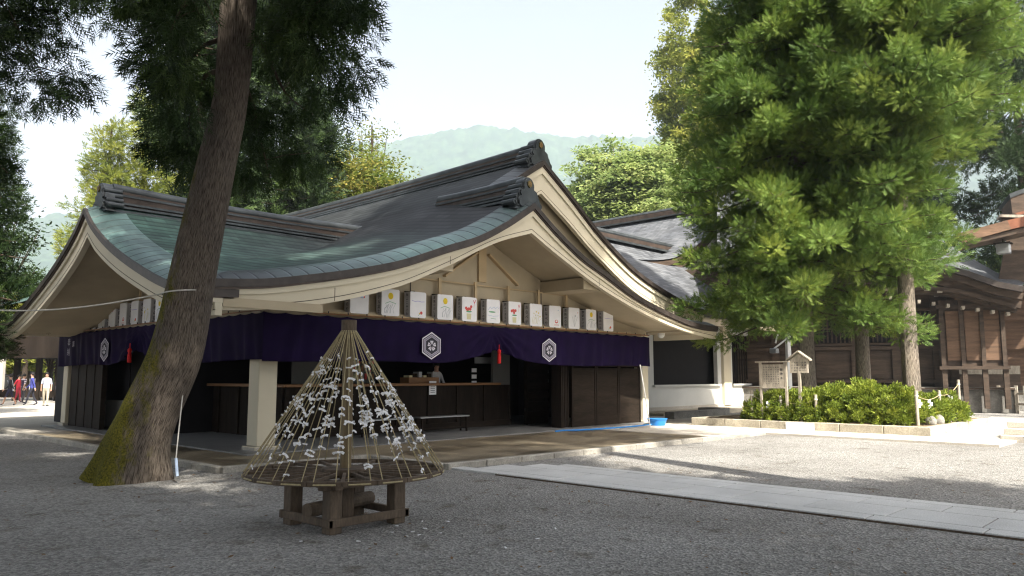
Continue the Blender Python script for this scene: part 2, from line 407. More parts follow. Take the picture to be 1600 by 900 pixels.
# skyline height in degrees against azimuth (positive = right)
sky_az = np.array([-42, -34, -31, -28, -22, -15, -8, -4, -1, 2, 5, 8, 15, 25, 42])
sky_el = np.array([7, 9.0, 10.3, 11.2, 13.4, 16.2, 17.6, 17.9, 18.1, 18.0, 17.9, 17.8, 17, 15, 12])
el = np.interp(A, sky_az, sky_el); t = (D - 620) / 1080
Zh = np.tan(np.radians(el)) * 1400 * np.interp(t, [0, .25, .55, .72, 1], [0, .22, .62, 1.0, .92]) - 5
Xh = D * np.cos(R(43.6) - np.radians(A)); Yh = D * np.sin(R(43.6) - np.radians(A))
Zh += 40 * (vnoise(Xh / 170, Yh / 170, 1) - .5) * np.minimum(1, t * 4) + 18 * (vnoise(Xh / 60, Yh / 60, 2) - .5)
Zh += 9 * vnoise(Xh / 13, Yh / 13, 3) + 5 * vnoise(Xh / 6, Yh / 6, 4)
Vh = np.stack([Xh, Yh, Zh], -1).reshape(-1, 3); ii, jj = np.meshgrid(np.arange(nu - 1), np.arange(nv - 1), indexing='ij')
q = (ii * nv + jj).ravel(); Fh = np.stack([q, q + nv, q + nv + 1, q + 1], 1)
m = bpy.data.materials.new('forest_hillside'); n, b = nodes_of(m)
c = ramp(n, noise(n, .05, 8, rough=.7), [(.3, (.008, .022, .014)), (.5, (.02, .045, .024)), (.72, (.05, .085, .04))])
n.links.new(c, b.inputs['Base Color']); b.inputs['Roughness'].default_value = 1; b.inputs['Specular IOR Level'].default_value = 0
tag(npmesh('hill', Vh, Fh, m), kind='structure')
# haze
hz = MB(); hz.box(-2300, 2300, -2300, 2300, -1, 520, M['black'])
hm = bpy.data.materials.new('haze_air'); hm.use_nodes = True; hn = hm.node_tree; hn.nodes.clear()
ho = hn.nodes.new('ShaderNodeOutputMaterial'); pvn = hn.nodes.new('ShaderNodeVolumePrincipled')
pvn.inputs['Color'].default_value = (.76, .88, 1, 1); pvn.inputs['Density'].default_value = .00042; pvn.inputs['Anisotropy'].default_value = 0
hn.links.new(pvn.outputs[0], ho.inputs['Volume'])
hz.mats = [hm]; tag(hz.build('haze'), kind='stuff')

# ================================================================== MAIN HALL with two gables
XC, YC = 5.9, 12.7              # verge lines of the left gable (X) and the front gable (Y)
FX = 14.13                      # front gable centre
MX, Y2 = 16.2, 14.2             # upper gable centre and its verge plane
LY, YB = 19.4, 26.1             # left wing ridge and far end
f_front = spline([(0, 5.92), (.9, 5.36), (2, 4.80), (2.8, 4.52), (4.4, 3.95), (6.3, 3.51), (7.5, 3.31), (8.6, 3.24), (9.6, 3.24)])
f_left = spline([(0, 5.50), (.6, 5.05), (1.7, 4.48), (3.2, 3.90), (4.7, 3.43), (6.0, 3.15), (6.9, 3.09)])
f_main = spline([(0, 7.76), (1.1, 7.06), (2.7, 5.98), (4.7, 4.98), (7.1, 4.30), (8.3, 4.08), (10.6, 3.7)])
ROLL = .24
def sstep(x): x = np.clip(x, 0, 1); return x * x * (3 - 2 * x)
def roll(d): return -ROLL * (1 - np.clip(d / .85, 0, 1)) ** 2
def z_main(x, y):
    a = f_front(np.abs(x - FX)) + ROLL; b_ = f_main(np.abs(MX - x)) + .12
    bl = sstep((y - 13.3) / 3.4); return np.minimum(a, b_) * (1 - bl) + b_ * bl
def z_left(x, y): return f_left(np.abs(y - LY)) + ROLL
def zA(x, y):
    a, b_ = z_main(x, y), z_left(x, y); k = .10
    h = np.clip(.5 + .5 * (a - b_) / k, 0, 1)
    z = b_ + (a - b_) * h + k * h * (1 - h)
    dx, dy = x - XC, y - YC
    return z + roll(np.minimum(dx, dy)) , (a > b_)
def grid_roof(name, xs, ys, zf, mats, along, parent, patina, verge_y=None, verge_x=None):
    X_, Y_ = np.meshgrid(xs, ys, indexing='ij'); res = zf(X_, Y_)
    Z_, which = res if isinstance(res, tuple) else (res, np.ones_like(X_, bool))
    V = np.stack([X_, Y_, Z_], -1).reshape(-1, 3); nx, ny = X_.shape
    ii, jj = np.meshgrid(np.arange(nx - 1), np.arange(ny - 1), indexing='ij')
    q = (ii * ny + jj).ravel(); Fc = np.stack([q, q + ny, q + ny + 1, q + 1], 1)
    # slope length in x and y
    dZx = np.gradient(Z_, xs, axis=0); sx_ = np.cumsum(np.sqrt(1 + dZx[:, ny // 2] ** 2) * np.gradient(xs))
    dZy = np.gradient(Z_, ys, axis=1); iy = int(.3 * nx); sy_ = np.cumsum(np.sqrt(1 + dZy[iy] ** 2) * np.gradient(ys))
    SX = np.repeat(sx_[:, None], ny, 1).ravel(); SY = np.repeat(sy_[None], nx, 0).ravel()
    Xr, Yr = V[:, 0], V[:, 1]; cx = V[Fc].mean(1); wf = which[:-1, :-1].ravel()
    uv = np.zeros((len(Fc), 4, 2)); mi = np.zeros(len(Fc), int)
    uvm = np.stack([Yr[Fc], SX[Fc]], -1); uvl = np.stack([Xr[Fc], SY[Fc]], -1)
    uv = np.where(wf[:, None, None], uvm, uvl)
    if verge_y is not None:
        k = (cx[:, 1] - verge_y < .72) & (cx[:, 1] - verge_y <= (cx[:, 0] - (verge_x if verge_x is not None else -99)))
        uv[k] = np.stack([Yr[Fc], SX[Fc]], -1)[k]; mi[k] = 1
    if verge_x is not None:
        k = (cx[:, 0] - verge_x < .72) & (cx[:, 0] - verge_x < (cx[:, 1] - verge_y))
        uv[k] = np.stack([Xr[Fc], SY[Fc]], -1)[k]; mi[k] = 1
    return npmesh(name, V, Fc, [M['roof'], M['verge']], parent, uv=uv.reshape(-1, 2), tint=patina(V), midx=mi, smooth=True)
hall = empty('shrine_office', (8, 14.6, 0), 'long low shrine building with two curving white-edged gables and a dark copper roof', 'shrine building')
INV = Vector(hall.location)
def hb(mb, name, parent=None, **k):
    o = mb.build(name, parent or hall, org=tuple(INV), **k); return o
def hbn(o):   # big numpy meshes are made in world coordinates, shift under the Empty
    o.location = -INV; return o
def lin(a, b_, s): return np.append(np.arange(a, b_ - 1e-6, s), b_)
def patA(V):
    x, y, z = V[:, 0], V[:, 1], V[:, 2]
    left = np.clip((12.6 - x) / 5.5, 0, 1) * np.clip((y - 12.7 + .2 * (13 - x)) / 2, 0.25, 1)
    p = left * .85
    vy = (y - YC < .75); p = np.where(vy, np.clip(1 - np.abs(x - 10.6) / 3.8, .03, 1) ** .7, p)
    vx = (x - XC < .75) & (y > 13.3); p = np.where(vx, .75, p)
    return p
rA = grid_roof('roof', lin(XC, FX, .11), np.concatenate([lin(YC, 20, .11), lin(20.2, 31, .25)]), zA, None, 0, hall, patA, YC, XC); hbn(rA)
none = lambda V: np.full(len(V), .03)
rB = grid_roof('roof', lin(FX + .002, MX, .12), lin(Y2, 31, .16), lambda x, y: f_main(np.abs(MX - x)) + .12 + .5 * roll(y - Y2), None, 0, hall, none, Y2); hbn(rB)
rC = grid_roof('roof', lin(MX, 25.2, .12), lin(Y2, 31, .25), lambda x, y: f_main(np.abs(MX - x)) + .12 + .5 * roll(y - Y2), None, 0, hall, none, Y2); hbn(rC)
rD = grid_roof('roof', lin(FX, 23.3, .11), lin(YC, 15.2, .11), lambda x, y: f_front(np.abs(x - FX)) + ROLL + roll(y - YC), None, 0, hall, lambda V: np.full(len(V), .12), YC); hbn(rD)

# swept boards along the verges: ax = 'y' (board lies in an XZ plane) or 'x' (YZ plane)
def sweep(mb, us, top, bot, p0, p1, mat, ax):
    n_ = len(us); vs = []
    for u_, t_, b_ in zip(us, top, bot):
        for (p, z) in ((p0, t_), (p1, t_), (p1, b_), (p0, b_)):
            vs.append((u_, p, z) if ax == 'y' else (p, u_, z))
    fs = [(0, 1, 2, 3), ((n_ - 1) * 4 + 3, (n_ - 1) * 4 + 2, (n_ - 1) * 4 + 1, (n_ - 1) * 4)]
    for i in range(n_ - 1):
        for k in range(4):
            a = i * 4 + k; b_ = i * 4 + (k + 1) % 4; fs.append((a, a + 4, b_ + 4, b_))
    mb.add(vs, fs, mat)
bot_front = spline([(5.9, 2.73), (6.75, 2.78), (8.06, 2.97), (9.89, 3.45), (11.31, 4.04), (12.94, 4.80), (FX, 5.18)])
bot_frontR = spline([(FX, 5.18), (15.08, 4.76), (17.27, 3.93), (19.84, 3.27), (21.67, 2.98), (23.2, 2.84)])
usL = np.linspace(XC, FX, 60); usR = np.linspace(FX, 23.25, 60)
def gable_boards(parent, us, ftop, fbot, p, s, ax, name='bargeboard'):
    """p = plane of the verge, s = direction into the building"""
    t = ftop(us); b_ = fbot(us)
    e = MB(); sweep(e, us, t + .012, t - .13, p - .05 * s, p + .5 * s, M['edge'], ax)
    sweep(e, us, t - .131, t - .165, p - .02 * s, p + .4 * s, M['ridge_brown'], ax); hb(e, 'roof_edge', parent, smooth=True)
    h = t - b_
    g = MB(); sweep(g, us, t - .166, t - .166 - .26 * (h - .166), p + .02 * s, p + .22 * s, M['cream'], ax)
    sweep(g, us, t - .166 - .26 * (h - .166) - .002, b_, p + .07 * s, p + .20 * s, M['cream'], ax)
    sweep(g, us, b_ + .105, b_ + .09, p + .067 * s, p + .09 * s, M['line'], ax)
    hb(g, name, parent, smooth=True)
gable_boards(hall, usL, lambda u: f_front(np.abs(u - FX)), bot_front, YC, 1, 'y')
gable_boards(hall, usR, lambda u: f_front(np.abs(u - FX)), bot_frontR, YC, 1, 'y')
# left gable
bl_off = spline([(0, .66), (1.5, .56), (4, .50), (6.9, .46)])
vsN = np.linspace(YC, LY, 50); vsF = np.linspace(LY, YB, 50)
for vv in (vsN, vsF):
    gable_boards(hall, vv, lambda u: f_left(np.abs(u - LY)), lambda u: f_left(np.abs(u - LY)) - bl_off(np.abs(u - LY)), XC, 1, 'x')
# upper gable
uu = np.linspace(MX, 25.1, 50); ul = np.linspace(FX + .3, MX, 14)
for q_ in (uu, ul):
    gable_boards(hall, q_, lambda u: f_main(np.abs(u - MX)), lambda u: f_main(np.abs(u - MX)) - np.interp(np.abs(u - MX), [0, 3, 9], [.95, .72, .6]), Y2, 1, 'y')
# upper gable wall
g = MB(); xs_ = np.linspace(FX, 24, 30); vs = []; 
for x_ in xs_: vs += [(x_, Y2 + .45, 3.4), (x_, Y2 + .45, float(f_main(abs(x_ - MX))) - .2)]
g.add(vs, [(2 * i, 2 * i + 2, 2 * i + 3, 2 * i + 1) for i in range(29)], M['cream_dk']); hb(g, 'upper_gable_wall')
# soffits (plaster ceilings under the overhangs)
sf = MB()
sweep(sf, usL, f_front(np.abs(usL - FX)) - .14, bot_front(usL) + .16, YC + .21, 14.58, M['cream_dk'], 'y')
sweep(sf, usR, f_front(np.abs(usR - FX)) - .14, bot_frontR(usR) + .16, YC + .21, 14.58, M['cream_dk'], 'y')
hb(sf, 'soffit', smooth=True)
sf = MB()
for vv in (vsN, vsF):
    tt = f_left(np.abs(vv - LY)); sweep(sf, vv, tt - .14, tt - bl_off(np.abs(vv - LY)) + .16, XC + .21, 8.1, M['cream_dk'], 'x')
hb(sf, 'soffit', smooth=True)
# right-hand eave return of the front gable, facing +X
g = MB(); g.box(23.1, 23.26, YC + .05, 15.1, 2.84, 3.12, M['cream']); g.box(22.0, 23.1, YC + .3, 15.1, 3.05, 3.1, M['cream_dk']); hb(g, 'eave_board')
# gable walls above the openings
g = MB(); xs_ = np.linspace(7.9, 21.9, 60); vs = []
for x_ in xs_:
    zt = float((bot_front if x_ < FX else bot_frontR)(x_)) + .2; vs += [(x_, 14.6, 2.9), (x_, 14.6, max(3.0, zt)), (x_, 14.72, 2.9), (x_, 14.72, max(3.0, zt))]
fs = []
for i in range(59): a = 4 * i; fs += [(a, a + 4, a + 5, a + 1), (a + 2, a + 3, a + 7, a + 6), (a, a + 2, a + 6, a + 4)]
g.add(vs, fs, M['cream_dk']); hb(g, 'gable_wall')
hb(MB().box(14.0, 14.28, 14.54, 14.6, 4.09, 5.0, M['beige_trim']), 'king_post')
for s_ in (1, -1):
    hb(MB().bar((14.14 + s_ * .22, 14.566, 4.85), (14.14 + s_ * 1.35, 14.566, 4.12), .05, .17, M['beige_trim'], (0, 1, 0)), 'brace')
    hb(MB().box(14.14 + s_ * 2.4 - .012, 14.14 + s_ * 2.4 + .012, 14.585, 14.6, 3.1, 4.4, M['line']), 'joint')
for x_ in (8.4, 11.4, 16.9, 19.8):          # butt joints of the long curved boards
    tp_ = float(f_front(abs(x_ - FX))) - .19; bt_ = float((bot_front if x_ < FX else bot_frontR)(x_)) + .02
    hb(MB().box(x_ - .006, x_ + .006, YC + .066, YC + .09, bt_, bt_ + (tp_ - bt_) * .70, M['line']), 'joint')

for a_, b_ in ((16.5, 17.35), (10.95, 11.7)): hb(MB().box(a_, b_, 13.0, 14.6, 3.98, 4.30, M['cream_dk']), 'purlin_end')
g = MB(); g.box(11.2, 19.1, 14.50, 14.54, 3.97, 4.0, M['beige_trim']); g.box(9.0, 20.8, 14.44, 14.6, 2.96, 3.06, M['cream_dk'])
g.box(9.0, 20.6, 14.30, 14.36, 2.965, 3.0, M['beige_trim'])
for x_ in (12.58, 13.82, 15.06, 16.3, 17.54, 18.78): g.box(x_ - .045, x_ + .045, 14.46, 14.5, 3.06, 4.05, M['beige_trim'])
hb(g, 'lantern_rail')
# left gable wall
g = MB(); ys_ = np.linspace(14.6, YB - .4, 50); vs = []
for y_ in ys_:
    zt = float(f_left(abs(y_ - LY)) - bl_off(abs(y_ - LY))) + .2; vs += [(8.1, y_, 2.9), (8.1, y_, max(3.0, zt))]
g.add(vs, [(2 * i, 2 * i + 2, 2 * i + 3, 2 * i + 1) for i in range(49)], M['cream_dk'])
g.box(7.98, 8.08, 15, 26, 2.92, 3.0, M['cream_dk']); g.box(8.02, 8.06, 16.5, 22.5, 3.95, 3.98, M['beige_trim'])
for y_ in (17, 18.5, 20, 21.5): g.box(8.0, 8.03, y_ - .04, y_ + .04, 3.0, 4.0, M['beige_trim'])
hb(g, 'gable_wall')
# columns
def column(x, y, s_, z0=.075, z1=3.0):
    g = MB(); g.box(x - s_, x + s_, y - s_, y + s_, z0 + .1, z1, M['cream'])
    g.prism([(x - s_ - .07, y - s_ - .07), (x + s_ + .07, y - s_ - .07), (x + s_ + .07, y + s_ + .07), (x - s_ - .07, y + s_ + .07)], 'z', z0 - .02, z0 + .1, M['conc_lt'])
    hb(g, 'column', bevel=.015)
column(8.12, 14.92, .21); column(21.78, 14.75, .17, .05); column(8.05, 26.7, .2)
# ridges
def ridge(ax, c, a, b_, z0, z1, w_=.19, lift=.08, name='ridge'):
    g = MB(); N = 26; us = np.linspace(a, b_, N); k = ((us - (a + b_) / 2) / ((b_ - a) / 2)) ** 2 * lift
    z0a = np.full(N, z0)
    sweep(g, us, z1 - .16 + k, z0a - .25, c - w_ * .75, c + w_ * .75, M['ridge_brown'], 'x' if ax == 'y' else 'y')
    for (t_, h_, e_) in ((z0 + .10, .05, 1.9), (z0 + .01, .05, 2.5), (z0 - .09, .06, 3.1), (z1 - .20, .05, 1.25)):
        sweep(g, us, t_ + k * ((t_ - z0) / (z1 - z0)), t_ - h_ + k * ((t_ - z0) / (z1 - z0)), c - w_ * e_ * .5 - .05, c + w_ * e_ * .5 + .05, M['ridge'], 'x' if ax == 'y' else 'y')
    pts = [(c, u_, z1 - .1 + q_) if ax == 'y' else (u_, c, z1 - .1 + q_) for u_, q_ in zip(us, k)]
    g.tube(pts, .13, M['ridge'], 10); return g
hb(ridge('y', MX, 14.55, 31, 7.78, 8.22), 'ridge', smooth=True)
hb(ridge('x', LY, XC + .55, 13.9, 5.62, 6.10), 'ridge', smooth=True)
hb(ridge('y', FX, 13.05, 16.3, 6.16, 6.64, lift=.03), 'ridge', smooth=True)
# ridge-end ornaments
def ornament(p, ax, s_=1.0):
    """p = centre of the ridge end, plate faces -ax"""
    out = []
    for i in range(13): a = R(-20) + R(220) * i / 12; out.append((.27 * math.cos(a), .30 + .27 * math.sin(a)))
    out += [(-.30, .12), (-.42, .10), (-.46, -.02), (-.40, -.10), (-.52, -.14), (-.60, -.26), (-.54, -.40), (-.62, -.52), (.62, -.52), (.54, -.40), (.60, -.26), (.52, -.14), (.40, -.10), (.46, -.02), (.42, .10), (.30, .12)]
    out = [(a * s_, b_ * s_) for a, b_ in out]
    g = MB(); hz_ = lambda u, t, z: (p[0] + u, p[1] + t, p[2] + z) if ax == 'y' else (p[0] + t, p[1] + u, p[2] + z)
    n_ = len(out); vs = [hz_(u, 0, z) for u, z in out] + [hz_(u, .34 * s_, z) for u, z in out]
    g.add(vs, [tuple(range(n_)), tuple(range(n_, 2 * n_))[::-1]] + [(i, (i + 1) % n_, (i + 1) % n_ + n_, i + n_) for i in range(n_)], M['ridge'])
    ins = [(a * .86, b_ * .86 + .02) for a, b_ in out]; vs = [hz_(u, -.035, z) for u, z in ins] + [hz_(u, .0, z) for u, z in ins]
    g.add(vs, [tuple(range(n_)), tuple(range(n_, 2 * n_))[::-1]] + [(i, (i + 1) % n_, (i + 1) % n_ + n_, i + n_) for i in range(n_)], M['ridge'])
    for k in range(4):
        for sg in (-1, 1):
            u = sg * (.20 + .125 * k) * s_; z = (.28 - .19 * k) * s_
            g.tube([hz_(u, .02, z), hz_(u, .02 + (.62 - .02 * k) * s_, z)], .10 * s_, M['ridge'], 10)
    for sg in (-1, 1):      # scroll discs in relief
        g.tube([hz_(sg * .36 * s_, -.06, -.30 * s_), hz_(sg * .36 * s_, .0, -.30 * s_)], .13 * s_, M['ridge'], 14)
    o = hb(g, 'ridge_ornament', smooth=True)
    d = MB(); hexp = [(.105 * s_ * math.cos(R(90 + 60 * i)), .34 * s_ + .125 * s_ * math.sin(R(90 + 60 * i))) for i in range(6)]
    vs = [hz_(u, -.065, z) for u, z in hexp] + [hz_(u, -.03, z) for u, z in hexp]
    d.add(vs, [tuple(range(6)), tuple(range(6, 12))] + [(i, (i + 1) % 6, (i + 1) % 6 + 6, i + 6) for i in range(6)], M['gold'])
    e = MB()
    for i in range(5):
        a = R(90 + 72 * i); cx_, cz_ = .045 * s_ * math.cos(a), .34 * s_ + .045 * s_ * math.sin(a)
        vs = [hz_(cx_ + .022 * s_ * math.cos(R(45 * q)), -.07, cz_ + .022 * s_ * math.sin(R(45 * q))) for q in range(8)]; d.add(vs, [tuple(range(8))], M['wood_cnt'])
    hb(d, 'crest', o)
ornament((MX, Y2 + .12, 7.95), 'y', .84); ornament((FX, YC + .18, 6.18), 'y', .80); ornament((XC + .3, LY, 5.80), 'x', .66)

# rooms behind the openings
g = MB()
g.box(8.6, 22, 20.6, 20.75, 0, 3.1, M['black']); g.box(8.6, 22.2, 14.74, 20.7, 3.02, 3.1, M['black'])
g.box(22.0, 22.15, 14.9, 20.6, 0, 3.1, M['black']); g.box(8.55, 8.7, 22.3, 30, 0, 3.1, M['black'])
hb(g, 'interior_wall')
g = MB(); g.box(7.4, 22.3, 14.1, 20.6, .055, .1, M['floor']); g.box(7.4, 9.6, 20.6, 27.2, .055, .1, M['floor']); hb(g, 'floor')
g = MB()        # counter, front and left leg
g.box(9.75, 17.5, 16.75, 16.85, .1, 1.34, M['wood_dk']); g.box(9.75, 9.85, 16.85, 22.2, .1, 1.34, M['wood_dk'])
for x_ in np.arange(9.75, 17.6, 1.1): g.box(x_ - .03, x_ + .03, 16.71, 16.752, .1, 1.34, M['wood_dkh'])
for y_ in np.arange(16.9, 22, 1.1): g.box(9.70, 9.752, y_ - .03, y_ + .03, .1, 1.34, M['wood_dkh'])
g.box(9.7, 17.5, 16.70, 16.74, .1, .28, M['wood_dkh']); hb(g, 'counter')
g = MB(); g.box(9.55, 16.9, 16.55, 17.3, 1.34, 1.41, M['wood_cnt']); g.box(9.55, 10.3, 17.3, 22.2, 1.34, 1.41, M['wood_cnt']); hb(g, 'countertop', bevel=.01)
g = MB()        # piers and pale panels of the interior
for a_ in ((17.0, 17.75, 17.0, 17.1, 1.2, 3.0), (19.2, 20.1, 17.4, 17.45, 1.2, 3.0), (9.9, 10.5, 18.6, 18.7, 1.4, 2.7), (11, 11.8, 18.6, 18.7, 1.4, 2.7)): hb(MB().box(*a_, M['int_wall']), 'interior_panel')
hb(MB().box(17.9, 17.96, 16.4, 16.46, .1, 3.0, M['wood_dk']), 'post')
hb(MB().box(8.6, 8.72, 22.2, 26.6, .1, 2.9, M['white_wall']), 'side_wall')
g = MB()
for k in range(9): g.box(17.97, 19.1, 16.5, 16.56, .3 + k * .3, .5 + k * .3, M['wood_dkh'])
g.box(17.97, 19.1, 16.57, 16.6, .1, 3.0, M['wood_dk']); hb(g, 'slatted_door')
g = MB(); g.box(8.52, 8.58, 23.3, 24.9, 1.15, 2.3, M['black']); g.box(8.5, 8.6, 22.9, 26, .1, .9, M['white_wall']); hb(g, 'window')
# folding doors, right of the front opening
def fold_door(x0, x1, y, bays, ax='y'):
    g = MB(); W = (x1 - x0) / bays
    for i in range(bays):
        a = x0 + i * W; b_ = a + W - .02
        g.box(a, a + .07, y, y + .07, .1, 2.55, M['wood_dk']); g.box(b_ - .07, b_, y, y + .07, .1, 2.55, M['wood_dk'])
        g.box(a + .07, b_ - .07, y + .02, y + .05, .1, 1.78, M['wood_dkh']); g.box(a + .07, b_ - .07, y + .01, y + .06, 1.78, 1.86, M['wood_dk'])
        for k in range(5): g.box(a + .07, b_ - .07, y + .02, y + .05, 1.9 + k * .13, 1.97 + k * .13, M['wood_dkh'])
    return hb(g, 'folding_door')
fold_door(17.95, 21.55, 14.62, 3)
g = MB()
for k in range(5): g.box(17.45 + k * .1, 17.5 + k * .1, 14.62 + .02 * k, 15.0 + .02 * k, .1, 2.5, M['wood_dk'])
hb(g, 'folding_door')
g = MB(); g.box(7.92, 8.0, 23.7, 26.4, .1, 2.6, M['wood_dk']); g.box(7.88, 8.02, 23.6, 23.7, .1, 2.6, M['wood_dkh'])
for k in range(3): g.box(7.905, 7.92, 24.3 + k * .7, 24.33 + k * .7, .1, 2.5, M['wood_dkh'])
hb(g, 'folding_door')
# dim things on and behind the counter
def small(name, label, cat, fn, loc, group=None, bevel=.004, smooth=False):
    g = MB(); fn(g); o = g.build(name, None, bevel=bevel, smooth=smooth); o.location = loc; return tag(o, label, cat, group)
small('notice_paper', 'small white notice taped to the front of the dark counter', 'notice',
      lambda g: (g.box(-.13, .13, -.006, 0, -.19, .19, M['paper']), [g.box(-.08, .08, -.009, -.006, .12 - k * .05, .135 - k * .05, M['ink']) for k in range(6)]),
      tuple(atY(676, 606, 16.69)), bevel=0)
small('charm_rack', 'pale rack of hanging charms behind the left end of the counter', 'charm rack',
      lambda g: (g.box(-.4, .4, 0, .04, 0, .75, M['int_wall']), [g.box(-.36 + .12 * i, -.28 + .12 * i, -.03, 0, .1 + .22 * j, .27 + .22 * j, M[['p_tan', 'p_red', 'lan_side', 'wood_cnt'][(i * 3 + j) % 4]]) for i in range(6) for j in range(3)]), (12.8, 17.9, 1.41))
small('display_case', 'low wooden case of goods on the counter beside the attendant', 'display case',
      lambda g: (g.box(-.55, .55, 0, .4, 0, .16, M['wood_cnt']), [g.box(-.5 + .17 * i, -.38 + .17 * i, .05, .3, .16, .22 + .05 * (i % 3), M[['p_tan', 'wood_dk', 'p_gry'][i % 3]]) for i in range(6)]), (14.1, 16.85, 1.41))
small('sign_board', 'small grey sign board hanging inside the opening behind the red tassel', 'sign',
      lambda g: (g.box(-.36, .36, 0, .03, -.1, .1, M['p_gry']), g.box(-.45, .45, -.01, .04, .14, .18, M['wood_dk'])), tuple(atY(755, 563, 17.6)))
small('price_tags', 'column of four small white price cards on the dark inner post', 'price cards',
      lambda g: [g.box(-.1, .1, 0, .01, -.07 - k * .19, .05 - k * .19, M['paper']) for k in range(4)], tuple(atY(741, 578, 17.0)), bevel=0)

# ================================================================== LANTERNS
def stroke(g, pts, wd, mat, P2, y):
    """flat ribbon through 2-D points; P2 maps (u, v, depth) to the face"""
    for (a, b_) in zip(pts[:-1], pts[1:]):
        dx, dy = b_[0] - a[0], b_[1] - a[1]; L = math.hypot(dx, dy) or 1; nx, ny = -dy / L * wd / 2, dx / L * wd / 2
        g.add([P2(a[0] + nx, a[1] + ny, y), P2(b_[0] + nx, b_[1] + ny, y), P2(b_[0] - nx, b_[1] - ny, y), P2(a[0] - nx, a[1] - ny, y)], [(0, 1, 2, 3)], mat)
def disc(g, c, r_, mat, P2, y, n=14, sq=1):
    g.add([P2(c[0] + r_ * math.cos(2 * math.pi * k / n), c[1] + r_ * sq * math.sin(2 * math.pi * k / n), y) for k in range(n)], [tuple(range(n))], mat)
def picture(g, kind, P2, seed):
    q = random.Random(seed); y = -.006; y2 = -.0085
    def grass(m_, n_=7, x0=-.18, x1=.18):
        for k in range(n_):
            x = q.uniform(x0, x1); stroke(g, [(x, .06), (x + q.uniform(-.03, .05), .16), (x + q.uniform(-.02, .12), .24 + q.uniform(0, .06))], .009, m_, P2, y)
    if kind == 'sun': disc(g, (.0, .46), .072, M['p_yel'], P2, y, sq=1.1); grass(M['p_gry'], 9); stroke(g, [(-.15, .28), (-.02, .33), (.15, .29)], .012, M['p_grn'], P2, y)
    if kind == 'line': stroke(g, [(-.2, .40), (-.1, .385), (.0, .40), (.1, .385), (.2, .395)], .014, M['p_pur'], P2, y); disc(g, (.10, .12), .04, M['p_red'], P2, y, 8); disc(g, (.04, .10), .02, M['p_yel'], P2, y, 6); stroke(g, [(.0, .05), (.06, .1)], .01, M['p_grn'], P2, y)
    if kind == 'flowers':
        for k in range(6): disc(g, (q.uniform(-.13, .07), .34 + q.uniform(-.05, .06)), .042, M['p_red'], P2, y - .0003 * k, 7)
        disc(g, (-.02, .25), .10, M['p_grn'], P2, y2, 10, .22); g.add([P2(-.09, .05, y), P2(.05, .05, y), P2(.06, .2, y), P2(-.1, .2, y)], [(0, 1, 2, 3)], M['p_tan'])
        stroke(g, [(.13, .55), (.17, .47), (.21, .56)], .018, M['p_red'], P2, y); stroke(g, [(.17, .47), (.15, .36)], .008, M['p_red'], P2, y)
    if kind == 'mountain':
        stroke(g, [(-.2, .33), (-.12, .42), (-.07, .37), (.02, .43), (.08, .38), (.15, .44), (.2, .38)], .011, M['p_blu'], P2, y)
        disc(g, (-.05, .29), .13, M['p_grn'], P2, y, 10, .16); stroke(g, [(-.2, .2), (0, .18), (.2, .2)], .01, M['p_blu'], P2, y); stroke(g, [(-.1, .12), (.1, .11)], .01, M['p_grn'], P2, y)
    if kind == 'reeds':
        grass(M['p_tan'], 10)
        for k in range(6): disc(g, (q.uniform(-.17, .17), q.uniform(.25, .42)), .025, M['p_yel' if k % 2 else 'p_tan'], P2, y, 6)
    if kind == 'crab':
        disc(g, (.05, .17), .07, M['p_red'], P2, y, 10, .75); disc(g, (.05, .18), .045, M['lan_face'], P2, y2, 10, .6)
        for k in range(5): stroke(g, [(-.02 + .035 * k, .1), (-.04 + .045 * k, .05)], .009, M['p_red'], P2, y)
        disc(g, (.13, .5), .02, M['p_blu'], P2, y, 6)
    if kind == 'stems':
        for s_ in (-.1, .0, .1): stroke(g, [(.02, .06), (.02 + s_ * .6, .22), (.03 + s_ * 1.2, .36)], .010, M['p_gry'], P2, y)
        disc(g, (.05, .38), .03, M['p_gry'], P2, y, 6); disc(g, (.17, .48), .018, M['p_red'], P2, y, 6)
    if kind == 'branch':
        stroke(g, [(-.21, .34), (-.02, .38), (.12, .47), (.2, .5)], .012, M['p_gry'], P2, y)
        for k in range(9): disc(g, (q.uniform(-.05, .17), .42 + q.uniform(-.1, .1)), .024, M['p_blu' if k % 3 else 'p_red'], P2, y - .0003 * k, 6)
